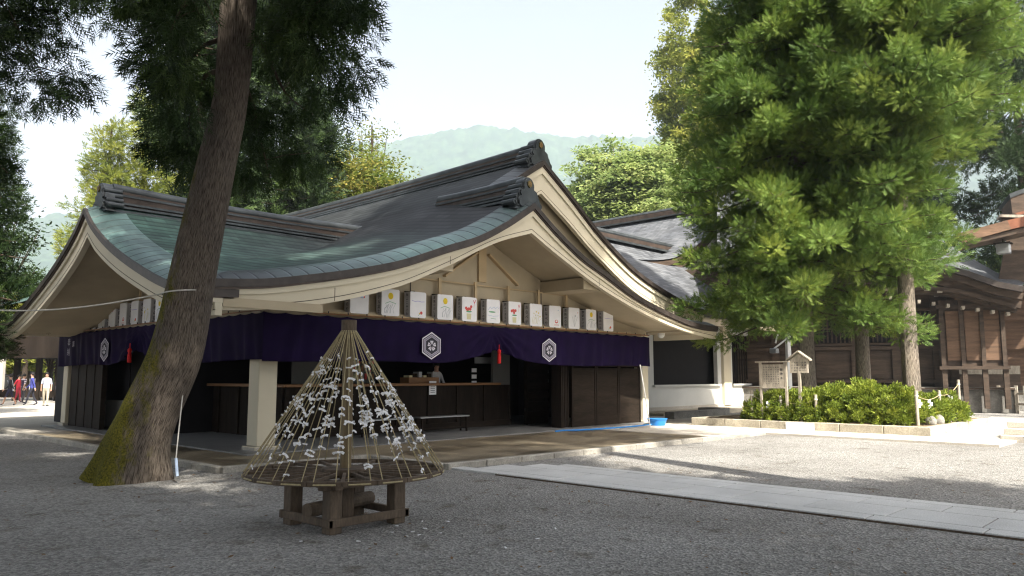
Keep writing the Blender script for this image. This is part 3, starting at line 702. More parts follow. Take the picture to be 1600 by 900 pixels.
def lantern(loc, rz, kind, text, seed, label, group, mirror=False):
    """box lantern, painted face towards local -Y, written sides towards local +-X, base at z=0"""
    t = empty('paper_lantern', loc, label, 'lantern', group, rz)
    W, Dp, Hh = .25, .105, .62
    g = MB()
    c_ = .03; out = [(-W + c_, 0), (W - c_, 0), (W, c_), (W, Hh - c_), (W - c_, Hh), (-W + c_, Hh), (-W, Hh - c_), (-W, c_)]
    g.prism(out, 'y', -.004, .02, M['lan_face']); P2 = lambda u, v_, y: (u, y, v_)
    picture(g, kind, P2, seed); g.build('painted_face', t)
    g = MB(); g.box(-W + .012, W - .012, .02, .02 + 2 * Dp, .012, Hh - .012, M['lan_side'])
    for s_ in (-1, 1):
        xf = frame_xf((s_ * (W - .008), .02 + Dp, Hh - .04), (0, -1 if s_ < 0 else 1, 0), (0, 0, 1))
        n_ = max(4, len(text)); put_text(g, text, M['ink'], xf, min(.115, .5 / n_), pitch=.54 / n_ / min(.115, .5 / n_), bold=.0015)
    g.build('written_side', t)
    g = MB(); g.box(-W, W, .19, .23, Hh, Hh + .02, M['wood_dk']); g.box(-W, W, .19, .23, -.02, 0, M['wood_dk']); g.box(-.02, .02, .10, .2, Hh + .005, Hh + .03, M['beige_trim'])
    for s_ in (-1, 1): g.box(s_ * .2 - .015, s_ * .2 + .015, .2335, .245, -.015, Hh + .015, M['wood_dk'])
    g.build('frame', t)
    return t
FR = [('branch', '割烹みのや', 'with a blossom branch, partly behind the low white gable board'),
      ('sun', 'ホテル富士', 'with a yellow sun, between the blossom-branch and violet-line ones'),
      ('line', '魚よこみさわ', 'with a violet line over a small red corner flower'),
      ('sun', '旅館たかしま', 'with a yellow sun, between violet-line and red-flower ones'),
      ('flowers', '酒井さくら店', 'with red flowers, between a yellow-sun and the mountain one'),
      ('mountain', '旅館まつの宮', 'with blue mountains over green water'),
      ('flowers', '魚よくまる店', 'with red flowers, above the gathered curtain and tassel'),
      ('reeds', 'おなべや', 'with pale yellow reeds, right of the red flowers nearest the tassel'),
      ('crab', 'おなべや', 'with a small red crab low on its face'),
      ('stems', '食処かりや', 'with thin grey stems, next to the crab one'),
      ('sun', '食処かさや', 'with a yellow sun, next to the last one of the front row'),
      ('line', '大坂ホール', 'with a violet line, ending the front row at the right')]
for k, (kind, tx, d) in enumerate(FR):
    lantern((10.03 + k * .842 + (.02 if k % 2 else 0), 14.26, 2.99), R(random.Random(k).uniform(-2.5, 2.5)), kind, tx, k, 'white box lantern ' + d, 'painted paper lanterns under the front gable')
LL = [('stems', 'みのや', 'beside the leaning trunk, with grey stems'), ('mountain', '旅館ますや', 'with green painted hills, second from the trunk'), ('sun', '酒井亭', 'with a yellow sun, third from the trunk'),
      ('reeds', '四季の宿', 'with faint reeds, fourth from the trunk'), ('line', '松の湯', 'with a faint violet line, fifth from the trunk'),
      ('crab', 'さくら店', 'with a red crab, sixth from the trunk'), ('branch', '旅館福や', 'with a blossom branch, fourth from the far end'), ('reeds', '富士の家', 'in deep shade, third from the far left end'),
      ('stems', '割烹大和', 'in deep shade, second from the far left end'), ('line', '料亭山の', 'dimly lit, at the far end of the row')]
for k, (kind, tx, d) in enumerate(LL):
    lantern((7.86, 18.15 + k * .815, 2.98), R(-90), kind, tx, 30 + k, 'box lantern under the left gable ' + d, 'painted paper lanterns under the left gable')

# ================================================================== CURTAINS
def crest_mesh(P2, w_, h_):
    g = MB()
    def hexa(s_, mat, y): g.add([P2(a * w_ * s_, b_ * h_ * s_, y) for a, b_ in ((0, .5), (.5, .26), (.5, -.26), (0, -.5), (-.5, -.26), (-.5, .26))], [tuple(range(6))], mat)
    hexa(1, M['white_print'], -.012); hexa(.90, M['purple'], -.0135); hexa(.84, M['grey_print'], -.015); hexa(.74, M['purple'], -.0165); hexa(.71, M['grey_print'], -.018); hexa(.62, M['ink'], -.0195)
    for k in range(5):
        a0 = R(90 + 72 * k); pts = []
        for (rr_, da) in ((.02, 0), (.16, 26), (.225, 22), (.215, 6), (.19, 0), (.215, -6), (.225, -22), (.16, -26)):
            a = a0 + R(da); pts.append(P2(rr_ * math.cos(a) * w_ * 1.02, rr_ * math.sin(a) * h_ * .86, -.021))
        g.add(pts, [tuple(range(8))], M['white_print'])
        stroke(g, [(0, 0), (.17 * math.cos(a0) * w_, .17 * math.sin(a0) * h_ * .86)], .02 * w_, M['ink'], P2, -.0225)
        a1 = a0 + R(36); stroke(g, [(0, 0), (.10 * math.cos(a1) * w_, .10 * math.sin(a1) * h_ * .86)], .03 * w_, M['ink'], P2, -.0225)
    return g
def curtain(name, ax, p, u0, u1, z1, z0, gathers, label, seed):
    nu_, nz_ = int((u1 - u0) / .045), 26
    us = np.linspace(u0, u1, nu_); ts = np.linspace(0, 1, nz_); U, T = np.meshgrid(us, ts, indexing='ij')
    top = z1 - .03 * np.abs(np.sin((U - u0) * math.pi / .5)) ** .8; bot = z0 + .02 * np.sin(U * 1.3 + seed)
    ofs = .034 * np.sin(U * 5.1 + seed + .6 * np.sin(U * 1.7)) * T + .02 * np.sin(U * 12.7 + 2 * T + np.sin(U * 3)) * (.3 + T)
    U2 = U.copy()
    for gc, gh in gathers:
        d = np.abs(U - gc); bot = bot + gh * np.exp(-(d / 1.0) ** 1.35) - .02 * np.exp(-((d - 2.0) / .8) ** 2)
        wgt = np.exp(-(d / 1.3) ** 2); ang = np.arctan2(T * 1.0, d + .08)
        ofs = ofs + .075 * wgt * T * np.sin(ang * 22) + .05 * wgt * T
        U2 = U2 - (U - gc) * .12 * wgt * T
    Zc = top + (bot - top) * T
    V = np.stack([U2, p - ofs, Zc] if ax == 'y' else [p - ofs, U2, Zc], -1).reshape(-1, 3)
    ii, jj = np.meshgrid(np.arange(nu_ - 1), np.arange(nz_ - 1), indexing='ij'); q = (ii * nz_ + jj).ravel()
    Fc = np.stack([q, q + nz_, q + nz_ + 1, q + 1], 1)
    loc = (u0, p, z0) if ax == 'y' else (p, u0, z0)
    t = empty(name, loc, label, 'curtain')
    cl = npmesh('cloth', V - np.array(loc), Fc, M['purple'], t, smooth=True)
    so_ = cl.modifiers.new('s', 'SOLIDIFY'); so_.thickness = .006
    g = MB(); k = 0
    for u_ in np.arange(u0 + .02, u1, .5):
        q_ = (u_, p, z1 + .02) if ax == 'y' else (p, u_, z1 + .02)
        g.tube([q_, (q_[0], q_[1], z1 + .09)], .014, M['ink'], 5)
    a, b_ = ((u0, p, z1 + .035), (u1, p, z1 + .035)) if ax == 'y' else ((p, u0, z1 + .035), (p, u1, z1 + .035))
    g.tube([a, b_], .016, M['wood_cnt'], 6); g.build('hanging_rod', t, org=loc)
    return t, loc
cu, loc = curtain('shrine_curtain', 'y', 14.22, 7.69, 21.5, 2.90, 1.92, [(14.24, .36)], 'long purple curtain with two hexagonal crests, gathered at a tassel under the front gable', .3)
for cx_ in (12.06, 16.38):
    crest_mesh(lambda u, v_, y, c=cx_: (c + u, 14.20 + y - .035, 2.33 + v_), .58, .66).build('crest', cu, org=loc)
def tassel_fn(g):
    g.tube([(0, 0, .16), (0, 0, .02)], .012, M['red'], 6); g.tube([(0, 0, .04), (0, 0, .0), (0, 0, -.06), (0, 0, -.08)], [.02, .05, .05, .04], M['red'], 10)
    g.tube([(0, 0, -.08), (0, 0, -.12), (0, 0, -.33)], [.03, .045, .05], M['red'], 12)
small('tassel', 'red tassel hanging where the front purple curtain is gathered up', 'tassel', tassel_fn, (14.24, 14.02, 2.26), 'red curtain tassels', 0, True)
cu, loc = curtain('shrine_curtain', 'x', 7.70, 14.22, 27.0, 2.90, 1.92, [(20.6, .36)], 'dark purple curtain with one crest under the left gable, mostly behind the leaning trunk', 1.3)
crest_mesh(lambda u, v_, y: (7.70 + y - .04, 22.85 - u, 2.33 + v_), .58, .66).build('crest', cu, org=loc)
g = MB(); put_text(g, '奉納', M['grey_print'], frame_xf((7.655, 25.9, 2.75), (0, -1, 0), (0, 0, 1)), .26, pitch=1.1); put_text(g, '講', M['grey_print'], frame_xf((7.655, 25.5, 2.65), (0, -1, 0), (0, 0, 1)), .2); g.build('lettering', cu, org=loc)
small('tassel', 'red tassel on the left curtain, just left of the leaning trunk', 'tassel', tassel_fn, (7.5, 20.6, 2.28), 'red curtain tassels', 0, True)
small('globe_lamp', 'small white globe lamp hanging under the right end of the front gable eave', 'lamp', lambda g: (g.tube([(0, 0, -.12), (0, 0, -.1), (0, 0, -.04), (0, 0, .04), (0, 0, .1), (0, 0, .12)], [.03, .07, .12, .12, .07, .03], M['metal_wh'], 14), g.tube([(0, 0, .12), (0, 0, .3)], .03, M['metal_gr'], 8)), tuple(atY(1033, 523, 14.3)), None, 0, True)

# benches
def bench(x, y, wd, label):
    t = empty('bench', (x, y, .1), label, 'bench', 'low benches in front of the counter')
    MB().box(-wd / 2, wd / 2, -.16, .16, .40, .435, M['metal_gr']).build('seat', t, bevel=.006)
    for sx_ in (-1, 1):
        g = MB()
        for sy_ in (-1, 1): g.box(sx_ * (wd / 2 - .08) - .02, sx_ * (wd / 2 - .08) + .02, sy_ * .12 - .02, sy_ * .12 + .02, 0, .4, M['wood_dk'])
        g.box(sx_ * (wd / 2 - .08) - .015, sx_ * (wd / 2 - .08) + .015, -.1, .1, .08, .11, M['wood_dk']); g.build('leg', t)
    g = MB(); g.box(-wd / 2 + .08, wd / 2 - .08, -.015, .015, .1, .13, M['wood_dk']); g.build('stretcher', t)
bench(13.95, 15.9, 1.75, 'low bench in front of the dark counter, right of the cone of paper strips'); bench(12.1, 15.9, 1.5, 'low bench half hidden behind the right edge of the cone of paper strips')
# blue things by the right post
small('wash_bowl', 'blue plastic wash tub on the ground beside the right corner post', 'tub', lambda g: (g.tube([(0, 0, 0), (0, 0, .2)], [.24, .31], M['blue'], 20, True), g.tube([(0, 0, .2), (0, 0, .215)], [.33, .33], M['blue'], 20)), tuple(gW(1027, 24.3, .06)), None, 0, True)
g = MB(); a = Vector((20.6, 13.2, .09)); pts = [atZ(x_, y_, .105) for x_, y_ in ((868, 674), (880, 672.5), (905, 672), (940, 670), (975, 667.5), (1003, 665), (1018, 663))]
g.tube(pts, .022, M['blue'], 6); o = g.build('hose', None, org=tuple(pts[0])); tag(o, 'thin blue hose along the step below the folding doors', 'hose')
small('leaning_pole', 'thin white pole leaning on the right corner post', 'pole', lambda g: g.tube([(0, 0, 0), (-.12, .25, 1.9)], .018, M['metal_wh'], 6), tuple(gW(1016, 23.6, .06)), None, 0, True)

# ================================================================== CONE OF PAPER STRIPS
sc = Vector((5.0, 7.3, 0)); RG, ZR = 1.06, .56
rack = empty('fortune_strip_stand', sc, 'cone of ropes on a dark timber stand, hung with white knotted paper strips', 'paper strip stand')
g = MB(); g.tube([(0, 0, .42), (0, 0, 2.14)], .062, M['wood_pole'], 12); g.build('pole', rack, smooth=True)
g = MB(); g.tube([(0, 0, 2.10), (0, 0, 2.23)], .085, M['wood_stand'], 20); g.tube([(0, 0, 2.095), (0, 0, 2.10)], .092, M['ink'], 20); g.build('hub', rack, smooth=True)
g = MB(); NS = 20
rim = [Vector((RG * math.cos(2 * math.pi * k / NS), RG * math.sin(2 * math.pi * k / NS), ZR)) for k in range(NS)]
for k in range(NS):
    a, b_ = rim[k], rim[(k + 1) % NS]; g.bar(a, b_, .05, .045, M['wood_stand'])
g.build('rim', rack)
g = MB()
for k in range(NS):
    a = rim[k] * 1.0; g.bar((a.x * .22, a.y * .22, ZR), (a.x * .97, a.y * .97, ZR), .035, .03, M['wood_stand'])
g.tube([(0, 0, ZR - .03), (0, 0, ZR + .04)], .26, M['wood_stand'], 28); g.build('wheel', rack)
NW = 40; wires = []; g = MB()
for k in range(NW):
    seg = k // 2; tt = .18 if k % 2 == 0 else .82; a = rim[seg % NS].lerp(rim[(seg + 1) % NS], tt) * 1.02; a.z = ZR + .02
    an = math.atan2(a.y, a.x); b_ = Vector((.08 * math.cos(an), .08 * math.sin(an), 2.11)); wires.append((a, b_))
    g.tube([a, b_], .0058, M['wire'], 5, False)
    if k % 2 == 1: g.tube([wires[-2][0] * 1.01 - Vector((0, 0, .03)), a * 1.01 - Vector((0, 0, .03))], .009, M['wire'], 5)
g.build('rope_cone', rack, smooth=True)
for sx_ in (-1, 1):
    for sy_ in (-1, 1):
        g = MB(); x_, y_ = sx_ * .41, sy_ * .38; g.box(x_ - .075, x_ + .075, y_ - .075, y_ + .075, 0, .44, M['wood_stand']); g.build('leg', rack, bevel=.008)
g = MB(); zz = .44
for s_ in (-1, 1):
    g.box(-.56, .56, s_ * .38 - .05, s_ * .38 + .05, .44, .53, M['wood_stand']); g.box(s_ * .41 - .048, s_ * .41 + .048, -.5, .5, .442, .527, M['wood_stand'])
    g.box(-.52, .52, s_ * .455 - .025, s_ * .455 + .025, .07, .155, M['wood_stand']); g.box(s_ * .485 - .025, s_ * .485 + .025, -.48, .48, .072, .152, M['wood_stand'])
g.build('frame', rack, bevel=.006)
g = MB(); g.tube([(-.5, -.05, .2), (.5, .22, .2)], .075, M['wood_stand'], 12); g.tube([(0, 0, 0), (0, 0, .45)], .1, M['wood_stand'], 4); g.build('cross_log', rack)
# knotted paper strips: a few shapes, copied
rng = random.Random(12); protos = []
for k in range(7):
    g = MB(); q = random.Random(50 + k)
    kr = .013; g.tube([(-.014, 0, 0), (-.006, 0, .003), (.006, 0, -.002), (.014, 0, 0)], [.006, kr, kr, .006], M['paper'], 6)
    for s_ in (-1, 1):
        a0 = q.uniform(-1.1, .5); L = q.uniform(.026, .056); a1 = a0 + q.uniform(-1.5, .2)
        p0 = Vector((s_ * .008, 0, 0)); p1 = p0 + Vector((s_ * math.cos(a0) * L * .55, q.uniform(-.02, .02), math.sin(a0) * L * .55)); p2 = p1 + Vector((s_ * math.cos(a1) * L * .5, q.uniform(-.02, .02), math.sin(a1) * L * .5))
        g.bar(p0, p1, .022, .005, M['paper'], (0, 1, .3)); g.bar(p1, p2, .026, .005, M['paper'], (0, 1, -.3))
    me = g.build('knotted_paper_strip', None); protos.append(me.data); bpy.data.objects.remove(me)
cnt = 0; first = []
PLAB = 'white paper strip knotted on a rope of the cone stand'
def add_paper(p, rotz):
    o = bpy.data.objects.new('knotted_paper_strip', protos[rng.randrange(7)]); col.objects.link(o)
    o.location = p; o.rotation_euler = (rng.uniform(-.5, .5), rng.uniform(-.7, .7), rotz + rng.uniform(-.7, .7)); sc_ = rng.uniform(.65, 1.05); o.scale = (sc_, sc_, sc_)
    tag(o, PLAB, 'paper strip', 'paper strips tied to the cone')
vd = math.atan2(-sc.y, -sc.x)
for k, (a, b_) in enumerate(wires):
    an = math.atan2(a.y, a.x); side = math.sin(an - vd)     # + = towards the right of the photo
    fronting = math.cos(an - vd)
    nP = int(6.9 + 2.8 * max(0, side) + 1.2 * (fronting > 0) + 1.5 * rng.random())
    if side < -.85: nP = 4
    for i in range(min(nP, 11)):
        t_ = min(.84, max(.04, rng.triangular(.02, .86, .36)))
        p = a.lerp(b_, t_); add_paper(sc + p, an + R(90)); cnt += 1
for (px, py) in ((548, 541), (556, 560), (512, 560), (595, 590)):
    best = min(((sc + a.lerp(b_, t_ / 40) for a, b_ in wires for t_ in range(41))), key=lambda p: (lambda s_: math.hypot(s_[0] - px, s_[1] - py))((800 + F * (p - Vector((0, 0, CAMH))).dot(rt) / (p - Vector((0, 0, CAMH))).dot(fw), 450 - F * (p - Vector((0, 0, CAMH))).dot(up) / (p - Vector((0, 0, CAMH))).dot(fw))))
    add_paper(best, vd + R(90)); cnt += 1
print('papers', cnt)
# leaf litter, uncountable
rl = np.random.RandomState(8); NL = 1500; px_ = rl.rand(NL) * 15 - 2; py_ = rl.rand(NL) * 14 - 1; kk = ~((px_ > 9) & (px_ < 10.9)) & ~((px_ > 6) & (py_ > 12.3)) & ~((px_ > 8.9) & (py_ > 10))
px_, py_ = px_[kk], py_[kk]; NL = len(px_); c0 = np.stack([px_, py_, np.full(NL, .012)], 1); an_ = rl.rand(NL) * 6.28; s0 = (.008 + .016 * rl.rand(NL))[:, None]
d1 = np.stack([np.cos(an_), np.sin(an_), (rl.rand(NL) - .5) * .5], 1) * s0 * 1.6; d2 = np.stack([-np.sin(an_), np.cos(an_), (rl.rand(NL) - .5) * .6], 1) * s0 * .7
tag(npmesh('leaf_litter', np.stack([c0 - d1, c0 - d2, c0 + d1, c0 + d2], 1).reshape(-1, 3), np.arange(NL * 4).reshape(-1, 4), mk('dry_leaf', (.16, .095, .045), .5, 3, .9, 0)), kind='stuff')
# fallen scraps
fb = MB(); fb.box(-.02, .02, -.008, .008, 0, .006, M['paper']); fo = fb.build('paper_scrap', None); fd = fo.data; bpy.data.objects.remove(fo)
for k, (px, py) in enumerate([(620, 822), (636, 838), (645, 831), (660, 815), (664, 826), (700, 815), (688, 833), (840, 842), (868, 826), (560, 846), (470, 846), (612, 832), (655, 836), (790, 856)]):
    p = atZ(px, py, .012); o = bpy.data.objects.new('paper_scrap', fd); col.objects.link(o); o.location = p; o.rotation_euler = (.1, .1, k * 1.3)
    tag(o, 'tiny white paper scrap lying on the shaded gravel near the cone stand', 'paper scrap', 'paper scraps on the gravel')

# ================================================================== TREES
def unit(v): return v / np.maximum(np.linalg.norm(v, axis=-1, keepdims=True), 1e-9)
def fronds(rs, P, D, L, W, nb=6, tintc=None):
    N = len(P); D = unit(D); rnd = unit(rs.randn(N, 3)); Sd = unit(np.cross(D, rnd)); Nn = np.cross(D, Sd)
    tris = []; tint = []
    base_t = rs.rand(N) * .5 + .25 if tintc is None else tintc + (rs.rand(N) - .5) * .35
    Lr = L * (.7 + .6 * rs.rand(N))[:, None]
    for k in range(nb + 1):
        if k == nb: b0 = P + D * Lr * .55; dr = D; bl = Lr * .5
        else:
            t_ = k / nb; sg = 1 if k % 2 else -1; b0 = P + D * Lr * t_ * .8; dr = unit(D * .72 + Sd * sg * .7 + Nn * (rs.rand(N, 1) - .5) * .5); bl = Lr * (.5 - .22 * t_)
        wv = unit(np.cross(Nn, dr)) * W
        tris.append(np.stack([b0 - wv, b0 + wv, b0 + dr * bl], 1)); tint.append(np.clip(base_t + .12 * (k / nb - .4), 0, 1))
    T = np.concatenate(tris); ti = np.repeat(np.concatenate(tint), 3)
    return T.reshape(-1, 3), ti
def leaves(rs, P, size, flat=.6, tintc=None):
    N = len(P); n_ = unit(rs.randn(N, 3) * [1, 1, .6] + [0, 0, flat * 2]); a = unit(np.cross(n_, rs.randn(N, 3))); b_ = np.cross(n_, a)
    s_ = size * (.6 + .8 * rs.rand(N, 1))
    Q = np.stack([P - a * s_, P - b_ * s_ * .5, P + a * s_, P + b_ * s_ * .5], 1).reshape(-1, 3)
    ti = np.clip((rs.rand(N) * .5 + .25) if tintc is None else tintc + (rs.rand(N) - .5) * .4, 0, 1)
    return Q, np.repeat(ti, 4)
def crown_from(name, parent, mats, V, ti, k, org):
    Fc = np.arange(len(V), dtype=np.int32).reshape(-1, k)
    return npmesh(name, V - np.array(org), Fc, mats, parent, tint=ti)
def clump_fronds(rs, C_, O_, rad, nf, L, W, up_=.25, nb=6, droop=0, spread=.85):
    """C_ clump centres, O_ outward directions"""
    N = len(C_); Ci = np.repeat(np.arange(N), nf); d = unit(rs.randn(N * nf, 3))
    D = unit(O_[Ci] * .42 + d * spread + np.array([0, 0, up_ - droop]))
    P = C_[Ci] + d * rad[Ci][:, None] * (rs.rand(N * nf, 1) ** .5) * np.array([1, 1, .75])
    tc = np.clip(.5 + .17 * rs.randn(N), .05, .95)[Ci]
    return fronds(rs, P, D, L, W, nb, tc)
def trunk_mesh(name, parent, pts, rad, mat, n=20, flare=0, org=(0, 0, 0), tintfn=None, lump=.05, seed=0):
    """tapered trunk with bark UVs; pts in world"""
    pts = np.array([list(p) for p in pts], float); rad = np.array(rad, float)
    s_ = np.concatenate([[0], np.cumsum(np.linalg.norm(np.diff(pts, axis=0), axis=1))]); M_ = max(12, int(s_[-1] / .18)); ss = np.linspace(0, s_[-1], M_)
    P = np.stack([spline(list(zip(s_, pts[:, i])))(ss) if True else 0 for i in range(3)], 1); Rr = np.interp(ss, s_, rad)
    rs_ = np.random.RandomState(seed); V = []; uvs = []; T = []
    ph = rs_.rand(6) * 6.28
    for i in range(M_):
        d = unit(P[min(i + 1, M_ - 1)] - P[max(i - 1, 0)]); a = unit(np.cross(d, [0.3, 1, 0])); b_ = np.cross(d, a)
        for k in range(n + 1):
            an = 2 * math.pi * (k % n) / n; q = Rr[i] * (1 + lump * math.sin(3 * an + ph[0] + ss[i] * .4) + lump * .7 * math.sin(5 * an + ph[1] - ss[i] * .7) + lump * .5 * math.sin(ss[i] * 2.1 + ph[2] + an))
            if flare and ss[i] < 1.3:
                fl = (1 - ss[i] / 1.3) ** 2.2; q += flare * fl * (1 + .5 * math.sin(4 * an + ph[3]) + .3 * math.sin(7 * an + ph[4]))
            p = P[i] + (a * math.cos(an) + b_ * math.sin(an)) * q; V.append(p); uvs.append((k / n * 2 * math.pi * max(.2, rad[0]), ss[i])); T.append(tintfn(p, P[i]) if tintfn else 0)
    V = np.array(V); uvs = np.array(uvs); Fc = []
    for i in range(M_ - 1):
        for k in range(n): a = i * (n + 1) + k; Fc.append((a, a + 1, a + n + 2, a + n + 1))
    Fc = np.array(Fc)
    return npmesh(name, V - np.array(org), Fc, mat, parent, uv=uvs[Fc].reshape(-1, 2), tint=np.array(T), smooth=True)
def limbs_mesh(name, parent, limbs, mat, org):
    g = MB()
    for pts, r0 in limbs:
        N = len(pts); g.tube([Vector(p) - Vector(org) for p in pts], [max(.008, r0 * (1 - .85 * i / (N - 1))) for i in range(N)], mat, 6, False)
    return g.build(name, parent, smooth=True)

def conifer(base, H, Rm, zb, mats, rs, nbr=80, nf=46, L=.32, W=.012, bark='bark', tr=.3, name='cedar_tree', label='', cat='cedar tree', group=None, profile=None, lean=(0, 0), clr=.55, cstep=.62, droop=.25, sides=None, updir=.25, nb=6, inner=.35, vis=None):
    base = np.array(base, float); t = empty(name, base, label, cat, group)
    top = base + [lean[0], lean[1], H]; pts = [base, base + [lean[0] * .3, lean[1] * .3, H * .35], base + [lean[0] * .7, lean[1] * .7, H * .7], top]
    trunk_mesh('trunk', t, pts, [tr, tr * .8, tr * .5, .04], M[bark], 14, tr * .35, org=base, seed=rs.randint(999), lump=.03)
    limbs = []; C_ = []; O_ = []; Rd = []
    prof = profile or (lambda u: (1 - u) ** .75 * (.75 + .25 * min(1, u * 6)))
    for k in range(nbr):
        u = (k + rs.rand()) / nbr; z = zb + (H - zb) * u ** .95; az = rs.rand() * 2 * math.pi if sides is None else sides(rs, u)
        ln = Rm * prof(u) * (.72 + .45 * rs.rand()); c0 = base + np.array([lean[0], lean[1], H]) * (z / H); dr = np.array([math.cos(az), math.sin(az), 0])
        n_ = 7; pp = []
        for i in range(n_):
            q = i / (n_ - 1); pp.append(c0 + dr * ln * q + [0, 0, ln * (.10 * q - droop * q * q * 1.6 + .28 * droop * q ** 4 * 3)])
        limbs.append((pp, .02 + .035 * ln / Rm * tr / .3)); ss = np.arange(inner * ln, ln + .01, cstep)
        for s_ in ss:
            q = s_ / max(ln, .01); i = min(n_ - 2, int(q * (n_ - 1))); f_ = q * (n_ - 1) - i; p = pp[i] * (1 - f_) + pp[i + 1] * f_
            side = np.array([-dr[1], dr[0], 0]); wob = (rs.rand() - .5) * 1.3 * clr * (1.6 - .4 * q)
            C_.append(p + side * wob + [0, 0, (rs.rand() - .4) * clr * .5]); O_.append(unit(dr + side * wob * .6 + [0, 0, .05])); Rd.append(clr * (.7 + .6 * rs.rand()) * (1.1 - .25 * q))
    C_ = np.array(C_); O_ = np.array(O_); Rd = np.array(Rd)
    if vis is not None: kk = vis(C_); C_, O_, Rd = C_[kk], O_[kk], Rd[kk]
    if vis is not None: limbs = [l for l in limbs if all(vis(np.array([l[0][-1], l[0][3]])))]
    V, ti = clump_fronds(rs, C_, O_, Rd, nf, L, W, updir, nb)
    crown_from('crown', t, mats, V, ti, 3, base); limbs_mesh('limbs', t, limbs, M['bark_dk'], base)
    return t
def broadleaf(base, H, R3, cz, mats, rs, ncl=260, nl=90, size=.09, label='', name='broadleaf_tree', cat='tree', group=None, tr=.22, flat=.8, clr=.6, bark='bark_dk', lay=.35, seed=0, fill=.55):
    base = np.array(base, float); t = empty(name, base, label, cat, group); cc = base + [0, 0, cz]
    C_ = []
    while len(C_) < ncl:
        d = unit(rs.randn(3)); r_ = (fill + (1 - fill) * rs.rand()) * (.80 + .22 * math.sin(3.1 * d[0] + seed) + .15 * math.sin(5.3 * d[2] + 4 * d[1] + seed))
        p = d * np.array(R3) * r_
        C_.append(cc + p)
    C_ = np.array(C_); Ci = np.repeat(np.arange(ncl), nl); P = C_[Ci] + rs.randn(len(Ci), 3) * clr * np.array([.55, .55, lay * .55]) * (.7 + .6 * rs.rand(ncl)[Ci][:, None])
    tc = np.clip(.5 + .25 * rs.randn(ncl), .05, .95)[Ci]; V, ti = leaves(rs, P, size, flat, tc)
    crown_from('crown', t, mats, V, ti, 4, base)
    trunk_mesh('trunk', t, [base, base + [0, 0, cz * .5], cc + [0, 0, R3[2] * .4]], [tr, tr * .8, tr * .25], M[bark], 12, tr * .3, org=base, lump=.03)
    limbs = []
    for k in range(0, ncl, max(1, ncl // 46)):
        a = base + np.array([0, 0, cz * (.45 + .5 * rs.rand())]); b_ = C_[k]; mid = (a + b_) / 2 + [0, 0, -.25]; limbs.append(([a, mid, b_], tr * .28))
    limbs_mesh('limbs', t, limbs, M[bark], base); return t
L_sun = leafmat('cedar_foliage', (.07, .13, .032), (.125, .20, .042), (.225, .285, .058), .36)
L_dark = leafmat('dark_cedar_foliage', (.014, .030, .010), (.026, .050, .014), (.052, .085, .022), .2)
L_yel = leafmat('yellow_green_foliage', (.13, .18, .04), (.24, .28, .055), (.38, .38, .08), .5)
L_pale = leafmat('pale_broad_foliage', (.18, .25, .09), (.28, .36, .13), (.42, .46, .20), .5)
L_maple = leafmat('maple_foliage', (.09, .14, .03), (.17, .21, .045), (.31, .27, .07), .5)
L_bush = leafmat('bush_foliage', (.10, .15, .022), (.20, .26, .035), (.34, .375, .065), .25, 2.0)
def pix(p):
    q = Vector(p) - Vector((0, 0, CAMH)); wd = q.dot(fw)
    return (800 + F * q.dot(rt) / wd, 450 - F * q.dot(up) / wd, wd) if abs(wd) > 1e-3 else (9e9, 9e9, 0)
# ---- the leaning cedar
LT = [(197, 752), (211, 700), (231, 650), (274, 550), (297, 450), (324, 330), (341, 250), (362, 150), (374, 0), (382, -160), (390, -420), (396, -800), (400, -1200)]
WD = 11.95
lp = [atW(x, y, WD) for x, y in LT]; lp[0] = Vector((lp[0].x, lp[0].y, -.05))
lr = [.44, .435, .42, .395, .35, .31, .285, .25, .27, .25, .2, .12, .04]
lb = Vector((lp[0].x, lp[0].y, 0))
leanr = empty('leaning_cedar', lb, 'large leaning cedar with mossy base standing before the roped left gable', 'cedar tree')
side = -rt
def mossf(p, c):
    d = unit(p - c); k = float(d[0] * side.x + d[1] * side.y); h = p[2]
    return max(0, min(.66, .47 + .26 * k - .075 * h + (.10 * max(0, 1 - h)) * (k > -.3)))
trunk_mesh('trunk', leanr, lp, lr, M['bark_big'], 40, .19, org=lb, tintfn=mossf, lump=.035, seed=8)
